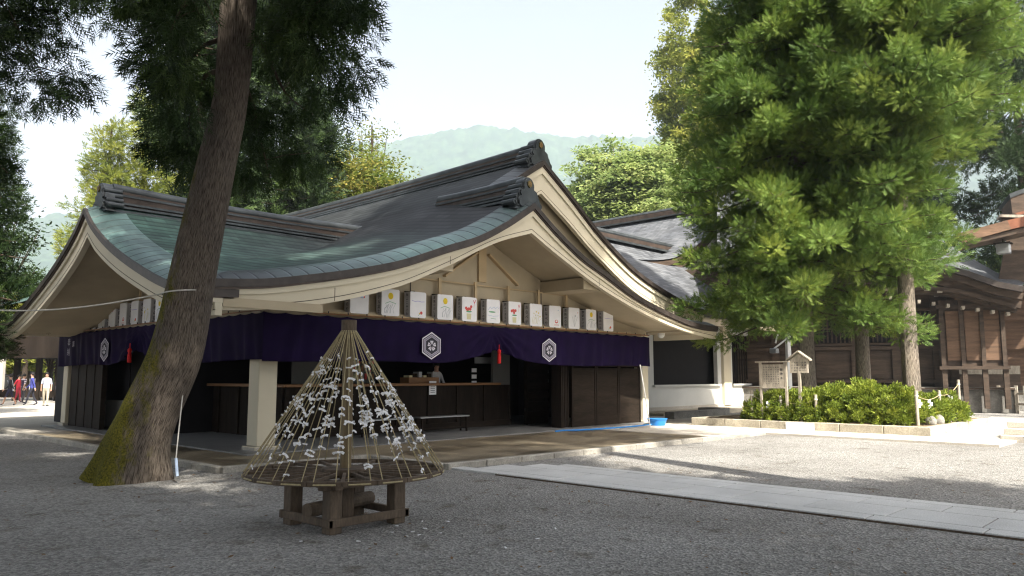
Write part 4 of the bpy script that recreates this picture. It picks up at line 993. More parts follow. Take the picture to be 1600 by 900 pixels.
def boughs(parent, org, lst, mats, rs, nf=84, L=.27, W=.011, clr=.42, cstep=.24, droop=.3, r0=.05, nb=7, wob=.5):
    limbs = []; C_ = []; O_ = []; Rd = []
    for pts in lst:
        P = [np.array(atW(x, y, wd)) for x, y, wd in pts]; L_ = [0]
        for a, b_ in zip(P[:-1], P[1:]): L_.append(L_[-1] + np.linalg.norm(b_ - a))
        f_ = [spline(list(zip(L_, [p[i] for p in P]))) for i in range(3)]; ss = np.linspace(0, L_[-1], 12)
        pp = [np.array([float(g_(s_)) for g_ in f_]) for s_ in ss]; limbs.append((pp, r0))
        for s_ in np.arange(.3 * L_[-1], L_[-1] + .01, cstep):
            p = np.array([float(g_(s_)) for g_ in f_]); d = unit(p - pp[max(0, int(s_ / L_[-1] * 11) - 1)] + 1e-6)
            for _ in range(2):
                o_ = rs.randn(3) * wob * (.45 + .3 * s_ / L_[-1]); C_.append(p + o_ + [0, 0, -.1]); O_.append(unit(d + o_ * .8)); Rd.append(clr * (.7 + .6 * rs.rand()))
            if rs.rand() < .5: limbs.append(([p, p + (C_[-1] - p) * .5 + [0, 0, .03], C_[-1]], .014))
    if org is lb:
        kp = []
        for i, c in enumerate(C_):
            q = pix(c); tx = np.interp(q[1], [-420, -160, 0, 150, 250, 330], [390, 382, 374, 362, 341, 324]); dx_ = q[0] - tx
            if not (-70 < dx_ < 62 and q[2] < 12.9): kp.append(i)
        C_ = [C_[i] for i in kp]; O_ = [O_[i] for i in kp]; Rd = [Rd[i] for i in kp]
    V, ti = clump_fronds(rs, np.array(C_), np.array(O_), np.array(Rd), nf, L, W, .0, nb, droop, .7)
    crown_from('crown', parent, mats, V, ti, 3, org); limbs_mesh('limbs', parent, limbs, M['bark_dk'], org)
rs = np.random.RandomState(21)
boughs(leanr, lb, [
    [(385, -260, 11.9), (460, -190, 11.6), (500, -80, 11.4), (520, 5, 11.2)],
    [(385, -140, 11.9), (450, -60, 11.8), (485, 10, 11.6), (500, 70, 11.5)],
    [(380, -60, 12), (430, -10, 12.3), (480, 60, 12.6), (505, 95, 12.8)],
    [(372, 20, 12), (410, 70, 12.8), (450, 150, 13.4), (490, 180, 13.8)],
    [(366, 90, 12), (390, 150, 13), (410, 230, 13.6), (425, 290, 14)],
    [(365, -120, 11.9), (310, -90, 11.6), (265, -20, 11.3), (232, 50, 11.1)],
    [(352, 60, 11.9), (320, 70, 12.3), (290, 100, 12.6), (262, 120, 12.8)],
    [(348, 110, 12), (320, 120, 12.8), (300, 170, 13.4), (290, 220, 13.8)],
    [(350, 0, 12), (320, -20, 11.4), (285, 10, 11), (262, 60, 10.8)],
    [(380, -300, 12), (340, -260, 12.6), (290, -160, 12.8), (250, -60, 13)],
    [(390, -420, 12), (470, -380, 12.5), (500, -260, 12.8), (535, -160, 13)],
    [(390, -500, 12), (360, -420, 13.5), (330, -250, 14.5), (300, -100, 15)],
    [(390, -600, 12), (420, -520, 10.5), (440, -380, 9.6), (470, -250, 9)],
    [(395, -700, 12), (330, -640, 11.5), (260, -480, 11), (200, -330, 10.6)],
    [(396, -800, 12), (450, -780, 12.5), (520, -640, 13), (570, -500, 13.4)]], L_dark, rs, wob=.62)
# rope tied round the trunk, running to the left
g = MB()
tc_ = atW(293, 458, WD); ring = []
for k in range(25):
    a = 2 * math.pi * k / 24; q = rt * math.cos(a) * .368 + Vector((fw.x, fw.y, 0)).normalized() * math.sin(a) * .368; ring.append(tc_ + q + Vector((0, 0, .03 * math.cos(a))))
g.tube(ring, .012, M['rope'], 6, False)
a_ = tc_ - rt * .36; e_ = atW(-160, 470, 10.5)
g.tube([a_ + (e_ - a_) * (k / 14) + Vector((0, 0, -.20 * math.sin(math.pi * k / 14))) for k in range(15)], .011, M['rope'], 6)
o = g.build('rope', None, org=tuple(tc_)); tag(o, 'thin white rope tied round the leaning trunk and stretched off to the left', 'rope')
g = MB(); p0 = atW(283, 600, WD - .05) + rt * .04; g.tube([p0 + Vector((0, 0, .9)), p0, atW(275, 715, WD - .3), atW(277, 742, WD - .4)], .009, M['rope'], 6)
g.tube([atW(275, 716, WD - .3), atW(277, 744, WD - .4)], .022, M['p_blu'], 8)
o = g.build('hanging_line', None, org=tuple(p0)); tag(o, 'thin cord with a blue end hanging down beside the leaning trunk', 'cord')

# ---- planter with three cedars, bushes, posts
PX0, PX1, PY0, PY1 = 22.2, 28.2, 6.15, 13.0
g = MB(); rng = random.Random(9)
def kseg(a, b_, nseg):
    a = Vector(a); b_ = Vector(b_)
    for i in range(nseg):
        p, q = a.lerp(b_, i / nseg), a.lerp(b_, (i + 1) / nseg); d = (q - p).normalized() * .012; g.bar((p.x, p.y, .14), (q.x - d.x, q.y - d.y, .14 + rng.uniform(-.004, .004)), .17, .29, M['kerb_lt'])
kseg((PX0, PY1 + .09), (PX0, PY0 - .09), 6); kseg((PX0 + .09, PY0), (PX1, PY0), 5); kseg((PX1, PY0 - .09), (PX1, PY1), 5); kseg((PX0, PY1), (PX1, PY1), 4)
o = g.build('planter_kerb', None, org=(PX0, PY0, 0), bevel=.015); tag(o, 'low stone kerb around the bushes and three cedars', 'planter')
g = MB(); N = 26; rs = np.random.RandomState(2); vs = []; fs = []
for i in range(N):
    for j in range(N): vs.append((PX0 + .06 + (PX1 - PX0 - .12) * i / (N - 1), PY0 + .06 + (PY1 - PY0 - .12) * j / (N - 1), .24 + .06 * rs.rand()))
for i in range(N - 1):
    for j in range(N - 1): a = i * N + j; fs.append((a, a + N, a + N + 1, a + 1))
g.add(vs, fs, M['dirt']); tag(g.build('ground'), kind='structure')
prof_l = lambda u: (1 - u) ** .45 * (.74 + .26 * min(1, u * 6))
rs = np.random.RandomState(31)
conifer((25.0, 10.46, .2), 21, 4.4, 3.3, L_sun, rs, 330, 76, .235, .0135, tr=.27, label='leftmost and bushiest of the three cedars in the planter, its foliage hanging lowest', group='cedars in the planter', profile=prof_l, cstep=.42, clr=.50, droop=.42, name='cedar_tree', nb=7)
conifer((26.2, 9.1, .2), 22, 3.7, 5.2, L_sun, rs, 270, 76, .235, .0135, tr=.23, label='middle cedar of the three in the planter, its mossy trunk partly shaded', group='cedars in the planter', profile=prof_l, cstep=.42, clr=.50, droop=.28, nb=7)
conifer((25.5, 7.45, .2), 22, 4.1, 8.8, L_sun, rs, 330, 76, .235, .0135, tr=.255, label='rightmost cedar in the planter with a pale straight sunlit trunk', group='cedars in the planter', profile=prof_l, cstep=.42, clr=.50, droop=.15, nb=7)
rs = np.random.RandomState(77)
def bush(x, y, r_, h_, label, seed):
    rs = np.random.RandomState(seed); base = np.array([x, y, .26]); t = empty('bush', base, label, 'bush', 'bushes in the stone planter')
    n_ = int(100 * r_ / .6); d = unit(rs.randn(n_, 3)); d[:, 2] = np.abs(d[:, 2]) * .95 + .02
    C_ = base + d * np.array([r_, r_, h_ - .12]) * (.72 + .34 * rs.rand(n_, 1)) * np.array([1, 1, .92]) + [0, 0, .04]
    V, ti = clump_fronds(rs, C_, d, np.full(n_, .15), 70, .075, .0095, .30, 6, 0, .7)
    crown_from('foliage', t, L_bush, V, ti, 3, base)
    g = MB()
    for k in range(12): c_ = C_[rs.randint(n_)] - base; g.tube([(c_[0] * .15, c_[1] * .15, -.05), (c_[0] * .5, c_[1] * .5, c_[2] * .45), tuple(c_)], [.02, .014, .005], M['bark_dk'], 5)
    g.build('stem', t)
BL = [(23.1, 10.95, .62, .80, 'bush at the left end of the planter, behind the larger notice board'), (23.0, 10.15, .62, .82, 'bush right below the small gabled notice board'), (23.0, 9.45, .62, .86, 'bush right of the two notice boards'),
      (23.15, 8.8, .74, .98, 'rounded bush in front of the leftmost cedar trunk'), (24.2, 9.6, .8, 1.0, 'bush in the second row between the left and middle cedar trunks'), (23.2, 7.95, .74, 1.0, 'rounded bush in front of the middle cedar trunk'),
      (24.1, 8.3, .8, 1.12, 'tallest bush, behind the front row between the middle and right cedars'), (23.3, 7.2, .74, .96, 'bright bush in front of the pale right cedar trunk'), (24.6, 6.9, .62, .75, 'bush beside the rope on the right side of the planter'),
      (25.8, 6.7, .6, .8, 'bush by the back right post of the planter'), (24.3, 10.9, .75, .92, 'bush behind the boards, near the leftmost cedar trunk')]
for k, (x, y, r_, h_, lb_) in enumerate(BL): bush(x - .06, y, r_ * 1.06, h_ * 1.27, lb_, 200 + k)
def post(x, y, h_, lb_, rz=0):
    t = empty('post', (x, y, .22), lb_, 'post', 'wooden posts round the planter', rz)
    g = MB(); g.tube([(0, 0, 0), (0, 0, h_ - .03), (0, 0, h_)], [.047, .043, .036], M['wood_grey'], 10); g.build('shaft', t, smooth=True)
    g = MB(); g.tube([(0, 0, h_ - .16), (0, 0, h_ - .12)], [.052, .052], M['rope'], 10); g.build('rope_tie', t); return Vector((x, y, .22 + h_ - .14))
PP = [('first post at the left end of the planter', 1176, 22.55, .95, None), ('second post, just right of the larger notice board', 1221, 22.5, .8, None), ('post right of the small roofed board', 1276, 22.5, .85, None),
      ('post half sunk in the front bushes', 1388, 22.8, .85, None)]
tops = []
for lb_, px, x_, h_, _ in PP: p = atX(px, 655, x_); tops.append(post(p.x, p.y, h_, lb_ + ' of the planter' if 'planter' not in lb_ else lb_))
for (x_, y_, h_, lb_) in ((22.75, 6.55, 1.0, 'slightly tilted post at the front right corner of the planter'), (24.7, 6.5, .98, 'post halfway along the right side of the planter'), (26.6, 6.45, 1.28, 'taller post toward the back of the right side of the planter')):
    tops.append(post(x_, y_, h_, lb_))
g = MB()
for a, b_ in list(zip(tops[:-1], tops[1:]))[:2] + list(zip(tops[:-1], tops[1:]))[4:]: g.tube([a.lerp(b_, k / 8) + Vector((0, 0, -.12 * math.sin(math.pi * k / 8))) for k in range(9)], .011, M['wire'], 5)
o = g.build('straw_rope', None, org=tuple(tops[0])); tag(o, 'thin straw rope strung between the wooden posts round the bushes', 'rope')
def shide(p, s_, lb_):
    g = MB(); x = 0; z = 0
    for k in range(3): g.box(x - .04 * s_, x + .04 * s_, -.003, .003, z - .10 * s_, z, M['paper']); x += .05 * s_ * (1 if k % 2 == 0 else -1); z -= .085 * s_
    o = g.build('paper_streamer'); o.location = p; o.rotation_euler = (0, 0, R(-60)); tag(o, lb_, 'paper streamer', 'paper streamers on the planter rope')
def on(i, t_): return tops[i].lerp(tops[i + 1], t_) + Vector((-.03, 0, -.11))
shide(on(0, .55), .8, 'white zigzag paper streamer hanging between the two notice board posts'); shide(on(4, .12), .8, 'white zigzag paper streamer near the front right corner post')
shide(on(4, .55), .95, 'white zigzag paper streamer on the right side, between the corner and middle posts'); shide(on(5, .5), .95, 'white zigzag paper streamer nearest the back right post'); 
# rounded stones along the right side of the planter
for k in range(6):
    rs = np.random.RandomState(400 + k); g = MB(); 
    import bmesh
    bm = bmesh.new(); bmesh.ops.create_icosphere(bm, subdivisions=3, radius=.13 + .03 * rs.rand())
    for v_ in bm.verts: v_.co = Vector((v_.co.x * 1.1, v_.co.y, v_.co.z * (1.1 if k < 3 else .8))) * (1 + .12 * math.sin(v_.co.x * 19 + k) * math.cos(v_.co.y * 14 + k))
    me = bpy.data.meshes.new('boulder'); bm.to_mesh(me); bm.free(); me.materials.append(M['base_stone']); me.polygons.foreach_set('use_smooth', [True] * len(me.polygons))
    o = link('boulder', me); o.location = (23.3 + k * .72, 6.38 + .05 * math.sin(k * 3), .36); tag(o, ('first', 'second', 'third', 'fourth', 'fifth', 'last')[k] + ' rounded stone behind the tilted corner post, in the row along the planter edge', 'stone', 'stones along the right edge of the planter')
# notice boards
x_ = 22.45; pA = atX(1191, 655, x_); pB = atX(1231, 655, x_); t = empty('notice_board', (x_, (pA.y + pB.y) / 2, .24), 'larger flat-topped wooden notice board with vertical writing, at the left of the planter', 'notice board')
hw = abs(pA.y - pB.y) / 2
for s_ in (-1, 1):
    g = MB(); g.box(-.035, .035, s_ * hw - .035, s_ * hw + .035, 0, 1.78, M['wood_grey']); g.build('leg', t, bevel=.005)
g = MB(); g.box(-.02, .02, -hw + .03, hw - .03, 1.02, 1.72, M['wood_grey']); g.box(-.045, .03, -hw + .03, hw - .03, 1.0, 1.04, M['wood_grey']); g.build('board', t)
g = MB(); g.box(-.09, .09, -hw - .13, hw + .13, 1.78, 1.815, M['wood_grey']); g.build('cap', t)
g = MB(); xf = lambda y, z: frame_xf((-.024, y, z), (0, -1, 0), (0, 0, 1))
put_text(g, '御神木', M['ink'], xf(-.27, 1.62), .085, pitch=1.5, bold=.002)
for k, s_ in enumerate(['弥彦神社の御神木', '椎の木と伝えられ', '古くより伊夜日子', '大神の御神徳を', '仰ぎこの地に根を', '張り枝葉を茂らせ', '今日に至ります']): put_text(g, s_, M['ink'], xf(-.17 + .075 * k, 1.66), .048, pitch=1.45, bold=.0008)
g.build('lettering', t)
pC = atX(1252, 655, 22.5); t = empty('roofed_notice_board', (22.5, pC.y, .24), 'small gabled wooden notice board on one post beside the larger notice board', 'notice board')
g = MB(); g.box(-.04, .04, -.04, .04, 0, 1.5, M['wood_grey']); g.build('post', t, bevel=.005)
g = MB(); g.prism([(-.27, 1.46), (.27, 1.46), (.27, 1.84), (0, 2.03), (-.27, 1.84)], 'x', -.03, .03, M['wood_grey']); g.build('board', t)
g = MB()
for s_ in (-1, 1): g.bar((0, 0, 2.10), (0, s_ * .37, 1.84), .2, .035, M['wood_grey'], (1, 0, 0)) if False else g.add([(-.1, 0, 2.12), (.1, 0, 2.12), (.1, s_ * .36, 1.86), (-.1, s_ * .36, 1.86), (-.1, 0, 2.08), (.1, 0, 2.08), (.1, s_ * .36, 1.82), (-.1, s_ * .36, 1.82)], [(0, 1, 2, 3), (7, 6, 5, 4), (0, 3, 7, 4), (1, 5, 6, 2), (2, 6, 7, 3), (0, 4, 5, 1)], M['wood_grey'])
g.build('roof', t)
g = MB()
for k, s_ in enumerate(['御神木の', '由来につ', 'いてはお', '社務所に', 'おたずね', '下さい。']): put_text(g, s_, M['ink'], frame_xf((-.034, -.2 + .08 * k, 1.80), (0, -1, 0), (0, 0, 1)), .06, pitch=1.3, bold=.001)
g.build('lettering', t)
p = atX(1250, 672, PX0 - .1)
g = MB(); g.box(-.008, 0, -.42, .42, -.12, .12, M['paper'])
put_text(g, '立入禁止', M['p_blu'], frame_xf((-.012, .26, 0), (0, -1, 0), (0, 0, 1)), .10, False, 1.25)
o = g.build('paper_notice'); o.location = (PX0 - .095, p.y, .145); tag(o, 'white paper notice stuck on the front of the stone planter kerb', 'notice')
# white mast with a small lamp behind the boards
pM = gW(1234, 29, .05); t = empty('lamp_mast', pM, 'white metal mast with a small flood lamp behind the notice boards', 'lamp post')
g = MB(); g.box(-.17, .17, -.08, .08, 0, 2.1, M['metal_wh']); g.box(-.04, .26, -.05, .05, 2.1, 3.2, M['metal_wh']); g.build('mast', t, bevel=.01)
g = MB(); g.bar((-.05, 0, 2.95), (-.45, .3, 2.6), .05, .05, M['metal_wh']); g.bar((-.25, .1, 3.55), (-.42, .25, 2.8), .05, .05, M['metal_wh']); g.build('arm', t)
g = MB(); g.box(-.62, -.36, .15, .42, 2.42, 2.6, M['metal_gr']); g.build('lamp_head', t, bevel=.02)

# ================================================================== RIGHT WING and tall roof behind
WO = Vector((28, 18.2, 0)); rw = empty('side_wing', WO, 'white-walled wing with dark openings behind the right end of the front gable', 'shrine building')
def wb(mb, name, parent=None, **k): return mb.build(name, parent or rw, org=tuple(WO), **k)
g = MB(); g.box(24.5, 42, 18.2, 18.4, 0, 1.22, M['white_wall']); g.box(24.5, 42, 18.2, 18.4, 3.62, 4.3, M['white_wall'])
for a, b_ in ((24.5, 27.8), (33.25, 34.7), (40.9, 42)): g.box(a, b_, 18.2, 18.4, 1.22, 3.62, M['white_wall'])
wb(g, 'wall')
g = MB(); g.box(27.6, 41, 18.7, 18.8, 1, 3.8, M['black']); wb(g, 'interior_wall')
g = MB(); g.box(27.7, 33.4, 18.08, 18.26, 1.16, 1.24, M['white_wall']); g.box(34.6, 41, 18.08, 18.26, 1.16, 1.24, M['white_wall']); wb(g, 'sill')
g = MB()
for k in range(24): g.box(34.85 + k * .25, 34.9 + k * .25, 18.26, 18.3, 1.22, 3.62, M['wood_dk'])
g.box(34.7, 40.9, 18.25, 18.31, 2.9, 2.96, M['wood_dk']); wb(g, 'lattice')
g = MB(); g.box(33.6, 34.3, 18.05, 18.2, .25, 4.1, M['cream']); g.box(33.5, 34.4, 17.98, 18.2, 3.5, 3.7, M['cream']); g.box(24.5, 42, 18.1, 18.2, .05, .3, M['conc_lt']); wb(g, 'pilaster')
g = MB(); g.box(28.6, 29.4, 15.6, 16.6, 0, .32, M['base_stone']); g.box(24.5, 28.3, 15.2, 15.6, 0, .3, M['base_stone']); g.box(26, 36, 16.6, 18.1, -.02, .16, M['kerb_lt']); wb(g, 'stone_footing')
# roof of the wing
f_w = spline([(0, 8.45), (1.2, 7.4), (2.6, 6.3), (4.2, 5.2), (5.6, 4.55), (7, 4.2)])
def gridroof2(name, xs, ys, zf, mat, along_x, parent, org, tintv=.1):
    X_, Y_ = np.meshgrid(xs, ys, indexing='ij'); Z_ = zf(X_, Y_); V = np.stack([X_, Y_, Z_], -1).reshape(-1, 3); ny = len(ys)
    ii, jj = np.meshgrid(np.arange(len(xs) - 1), np.arange(ny - 1), indexing='ij'); q = (ii * ny + jj).ravel(); Fc = np.stack([q, q + ny, q + ny + 1, q + 1], 1)
    uvv = np.stack([V[:, 0], V[:, 1] * 1.25], -1) if along_x else np.stack([V[:, 1], V[:, 0] * 1.25], -1)
    return npmesh(name, V - np.array(org), Fc, mat, parent, uv=uvv[Fc].reshape(-1, 2), tint=np.full(len(V), tintv), smooth=True)
gridroof2('roof', lin(25.1, 37.1, .5), lin(16.0, 22.6, .3), lambda x, y: f_w(np.clip(22.6 - y, 0, 7)), M['roof_far'], True, rw, WO)
g = MB(); ysr = np.linspace(16, 22.6, 20)
g.box(25.1, 37, 15.97, 16.15, 4.02, 4.25, M['edge']); g.box(25.1, 37, 16.05, 16.2, 3.72, 4.02, M['cream_dk']); g.box(25.1, 37, 16.2, 18.2, 3.95, 4.05, M['cream_dk']); wb(g, 'eave')
g = MB(); g.box(25, 37.4, 22.35, 22.85, 8.35, 8.62, M['ridge_brown']); g.tube([(25, 22.6, 8.72), (37.4, 22.6, 8.72)], .17, M['ridge'], 8); g.box(25, 37.4, 22.1, 23.1, 8.25, 8.35, M['ridge']); wb(g, 'ridge')
# tall roof behind
TO = Vector((40, 24, 0)); th = empty('tall_hall', TO, 'tall grey-roofed hall rising behind the wing, left edge of the green cedars', 'shrine building')
f_t = spline([(0, 11.35), (2, 9.8), (4, 8.65), (6, 7.95), (8, 7.65), (9.5, 7.55)])
def tb(mb, name, **k): return mb.build(name, th, org=tuple(TO), **k)
gridroof2('roof', lin(31.4, 40.2, .3), lin(21.2, 40, .6), lambda x, y: f_t(np.clip(40.2 - x, 0, 9.5)) + .35 * (np.clip(23 - y, 0, 2) / 2) ** 2 * -1, M['roof_far'], False, th, TO)
gridroof2('roof', lin(40.2, 48, .4), lin(21.2, 40, .6), lambda x, y: f_t(np.clip(x - 40.2, 0, 9.5)), M['roof_far'], False, th, TO)
g = MB(); g.box(39.95, 40.45, 21.4, 40, 11.3, 11.66, M['ridge_brown']); g.tube([(40.2, 21.3, 11.72), (40.2, 40, 11.72)], .15, M['ridge'], 8); g.box(39.8, 40.6, 21.4, 40, 11.28, 11.36, M['ridge']); tb(g, 'ridge')
g = MB(); xs_ = np.linspace(31.4, 40.2, 24); tt = f_t(40.2 - xs_); sweep(g, xs_, tt - .36, tt - .62, 21.25, 21.5, M['wood_old'], 'y'); sweep(g, xs_, tt - .62, tt - 1.0, 21.35, 21.5, M['wood_old'], 'y')
xs_ = np.linspace(40.2, 48, 20); tt = f_t(xs_ - 40.2); sweep(g, xs_, tt - .36, tt - .62, 21.25, 21.5, M['wood_old'], 'y'); sweep(g, xs_, tt - .62, tt - 1.0, 21.35, 21.5, M['cream'], 'y'); tb(g, 'bargeboard')
g = MB(); g.prism([(32.6, 3), (47, 3), (47, 7.2), (40.2, 10.7), (36.6, 8.6), (32.6, 7.1)], 'y', 22.6, 22.8, M['white_wall']); tb(g, 'gable_wall')
g = MB()
for a in (34.2, 36.1): g.box(a, a + .9, 22.5, 22.62, 6.0, 6.75, M['black']); g.box(a - .12, a, 22.45, 22.62, 5.9, 6.85, M['cream']); g.box(a + .9, a + 1.02, 22.45, 22.62, 5.9, 6.85, M['cream'])
tb(g, 'window')

# ================================================================== DARK OLD HALL on the right
HA, HB = gW(1150, 38.5), gW(1497, 34.5); hx = (HB - HA).normalized(); hy = Vector((-hx.y, hx.x, 0))
if hy.dot(fw) < 0: hy = -hy
HL = (HB - HA).length; HM = Matrix(((hx.x, hy.x, 0, HA.x), (hx.y, hy.y, 0, HA.y), (0, 0, 1, 0), (0, 0, 0, 1)))
oh = bpy.data.objects.new('old_hall', None); col.objects.link(oh); oh.matrix_world = HM; tag(oh, 'dark weathered timber hall with latticed windows behind the planter cedars', 'shrine hall')
def ob(mb, name, par=None, **k): return mb.build(name, par or oh, **k)
def LPX(px, wd_guess=36): # along-facade coordinate of a photo column
    a = gW(px, 10); b_ = gW(px, 60); d = (b_ - a); den = d.x * hx.y - d.y * hx.x; t_ = ((HA.x - a.x) * hx.y - (HA.y - a.y) * hx.x) / den; return ((a + d * t_) - HA).dot(hx)
g = MB(); g.box(-3, HL + .1, .3, .6, .9, 7.2, M['wood_old']); ob(g, 'wall')
g = MB(); g.box(-3, HL + 2.2, -.3, .2, 0, 1.0, M['base_stone']); g.box(-3, HL + 2.2, -.45, .25, 1.0, 1.12, M['wood_old']); ob(g, 'stone_base', bevel=.02)
g = MB()
for px in (1215, 1268, 1340, 1405, 1470, 1497): u_ = LPX(px); g.box(u_ - .16, u_ + .16, .1, .32, 1.1, 7.0, M['wood_old'])
for z_, h_ in ((2.85, .16), (3.06, .1), (4.62, .14), (1.3, .14), (5.4, .2)): g.box(-3, HL + .1, .04 + z_ * .003, .31, z_, z_ + h_, M['wood_old'])
ob(g, 'beam')
for (a, b_) in ((1275, 1336), (1346, 1400), (1408, 1466)):
    ua, ub = LPX(a), LPX(b_); g = MB(); g.box(ua, ub, .27, .297, 3.2, 4.6, M['black']); k = ua + .06
    while k < ub: g.box(k, k + .07, .2, .26, 3.2, 4.6, M['wood_old']); k += .19
    g.box(ua, ub, .19, .262, 3.85, 3.92, M['wood_old']); ob(g, 'lattice_window')
    g = MB(); g.box(ua + .1, ub - .1, .24, .3, 1.5, 2.8, M['wood_old']); g.box(ua + .3, ub - .3, .22, .24, 1.65, 2.65, M['wood_old']); ob(g, 'panel')
# projecting bay at the right, raised on short posts
g = MB(); ub, ue = LPX(1470), HL + 2.0
g.box(ub, ue, -.9, .2, 1.9, 2.05, M['wood_old']); g.box(ub + .1, ue - .1, -.7, .2, 2.05, 5.0, M['wood_old'])
for k in range(3):
    a = ub + .35 + k * (ue - ub - .5) / 3; g.box(a, a + (ue - ub - .9) / 3, -.76, -.7, 2.3, 4.5, M['wood_old2'])
for k in range(4):
    a = ub + .1 + k * (ue - ub - .35) / 3; g.box(a, a + .16, -.85, -.68, 2.05, 5.0, M['wood_old']); g.box(a, a + .2, -.8, -.5, .2, 1.9, M['wood_old'])
g.box(ub, ue, -.84, -.69, 4.6, 4.78, M['wood_old']); ob(g, 'bay')
# roof: sloping sheet with upturned right end + plank edge + small lower roof
def loft(mb_name, A_, B_, mats_, parent, nseg=10, tintv=.1, hold=None):
    N_ = len(A_); V = []; uvv = []
    for i in range(N_):
        for j in range(nseg + 1):
            t_ = j / nseg; p = A_[i].lerp(B_[i], t_); p.z -= .5 * math.sin(math.pi * t_) * (A_[i].z - B_[i].z if False else 1) * .35 * abs(B_[i].z - A_[i].z) ** .8 * .6
            V.append(tuple(p)); uvv.append((i * 1.2, t_ * (A_[i] - B_[i]).length))
    V = np.array(V); uvv = np.array(uvv); Fc = []
    for i in range(N_ - 1):
        for j in range(nseg): a = i * (nseg + 1) + j; Fc.append((a, a + 1, a + nseg + 2, a + nseg + 1))
    Fc = np.array(Fc); return npmesh(mb_name, V, Fc, mats_, parent, uv=uvv[Fc].reshape(-1, 2), tint=np.full(len(V), tintv), smooth=True)
HMi = HM.inverted()
ev = [(1120, 418, 36), (1250, 412, 35), (1380, 409, 34), (1455, 410, 33.4), (1510, 424, 33), (1555, 440, 32.6), (1597, 448, 32.2)]
rg_ = [(1120, 250, 44), (1250, 262, 43), (1360, 300, 42), (1466, 372, 38), (1512, 400, 36), (1556, 425, 34.5), (1600, 441, 33.2)]
EA = [HMi @ atW(*q) for q in ev]; RA = [HMi @ atW(*q) for q in rg_]
loft('roof', RA, EA, M['roof_far'], oh)
g = MB()
for a, b_ in zip(EA[:-1], EA[1:]):
    for (dz, hh, din, mt) in ((-.13, .24, 0, 'edge'), (-.40, .28, .25, 'wood_old'), (-.72, .3, .7, 'wood_old')):
        g.bar(a + Vector((0, din, dz)), b_ + Vector((0, din, dz)), .5, hh, M[mt])
ob(g, 'eave')
EB = [HMi @ atW(*q) for q in [(1380, 448, 34.2), (1450, 446, 33.8), (1500, 452, 33.4), (1545, 464, 33), (1587, 476, 32.7)]]; RB_ = [p + Vector((0, 1.7, .75)) for p in EB]
loft('lower_roof', RB_, EB, M['roof_far'], oh, 4)
g = MB()
for a, b_ in zip(EB[:-1], EB[1:]): g.bar(a + Vector((0, 0, -.1)), b_ + Vector((0, 0, -.1)), .2, .18, M['wood_old']); g.bar(a + Vector((0, .5, -.25)), b_ + Vector((0, .5, -.25)), .7, .16, M['wood_old'])
k = 0
for i in range(9):
    p = EB[0].lerp(EB[-1], (i + .5) / 9); g.box(p.x - .06, p.x + .06, p.y + .05, p.y + .6, p.z - .5, p.z - .36, M['wood_grey'])
ob(g, 'lower_eave')
g = MB(); q = HMi @ atW(1455, 448, 34); 
for s_ in (0, .5, 1.0): g.box(q.x - .8 + s_, q.x - .6 + s_, q.y - .3, q.y + 1.6, q.z - .1 - s_ * .2, q.z + .12 - s_ * .2, M['wood_grey'])
ob(g, 'bracket')

# far right gate hall in the sun
G0 = gW(1600, 36); gt = bpy.data.objects.new('gate_hall', None); col.objects.link(gt)
GM = Matrix(((hx.x, hy.x, 0, G0.x), (hx.y, hy.y, 0, G0.y), (0, 0, 1, 0), (0, 0, 0, 1))); gt.matrix_world = GM; GMi = GM.inverted()
tag(gt, 'sunlit brown plank hall with red-edged layered eaves at the right edge', 'shrine hall')
g = MB(); g.box(-2.9, 8, .9, 1.1, 1.0, 6.0, M['wood_old2']); g.box(-2.9, 8, .6, .9, 0, .95, M['base_stone']); g.box(-3.0, 8, .5, 1.1, .95, 1.15, M['wood_old']); g.build('wall', gt)
g = MB()
for a in (-2.9, -.55, 1.8, 4.2): g.box(a - .15, a + .15, .6, .95, 1.1, 6.0, M['wood_old2'])
for z_ in (1.9, 2.9, 4.3, 5.4): g.box(-3, 8, .7, .9, z_, z_ + .2, M['wood_old2'])
g.box(-2.6, 0, .2, .62, 1.7, 2.1, M['wood_grey']); g.box(-2.6, 0, .3, .6, 1.1, 1.7, M['wood_old']); g.build('beam', gt)
def quadslab(mb, pts, th_, mat):
    P = [GMi @ atW(*q) for q in pts]; n_ = Vector((0, 1, 0)); vs = P + [p + n_ * th_ for p in P]; k = len(P)
    mb.add(vs, [tuple(range(k)), tuple(range(k, 2 * k))[::-1]] + [(i, (i + 1) % k, (i + 1) % k + k, i + k) for i in range(k)], mat)
g = MB(); quadslab(g, [(1496, 365, 31), (1504, 379, 31), (1580, 358, 31), (1574, 344, 31)], .5, M['wood_old2']); quadslab(g, [(1574, 344, 31), (1580, 358, 31), (1700, 330, 31), (1700, 316, 31)], .5, M['orange'])
quadslab(g, [(1504, 379, 31.1), (1506, 384, 31.1), (1700, 340, 31.1), (1700, 330, 31.1)], 1.5, M['wood_old']); g.build('lower_eave', gt)
g = MB(); quadslab(g, [(1562, 335, 32), (1562, 339, 32), (1760, 344, 32), (1760, 338, 32)], .8, M['wood_grey']); quadslab(g, [(1563, 339, 32.1), (1578, 360, 32.1), (1760, 366, 32.1), (1760, 344, 32.1)], .5, M['wood_old']); g.build('middle_eave', gt)
g = MB(); quadslab(g, [(1577, 303, 33), (1579, 309, 33), (1760, 240, 33), (1760, 232, 33)], 3, M['ridge']); quadslab(g, [(1579, 309, 33.05), (1582, 334, 33.05), (1760, 334, 33.05), (1760, 240, 33.05)], 2.5, M['wood_old']); quadslab(g, [(1586, 333, 32.9), (1590, 336, 32.9), (1760, 300, 32.9), (1760, 290, 32.9)], .4, M['orange']); g.build('upper_gable', gt)
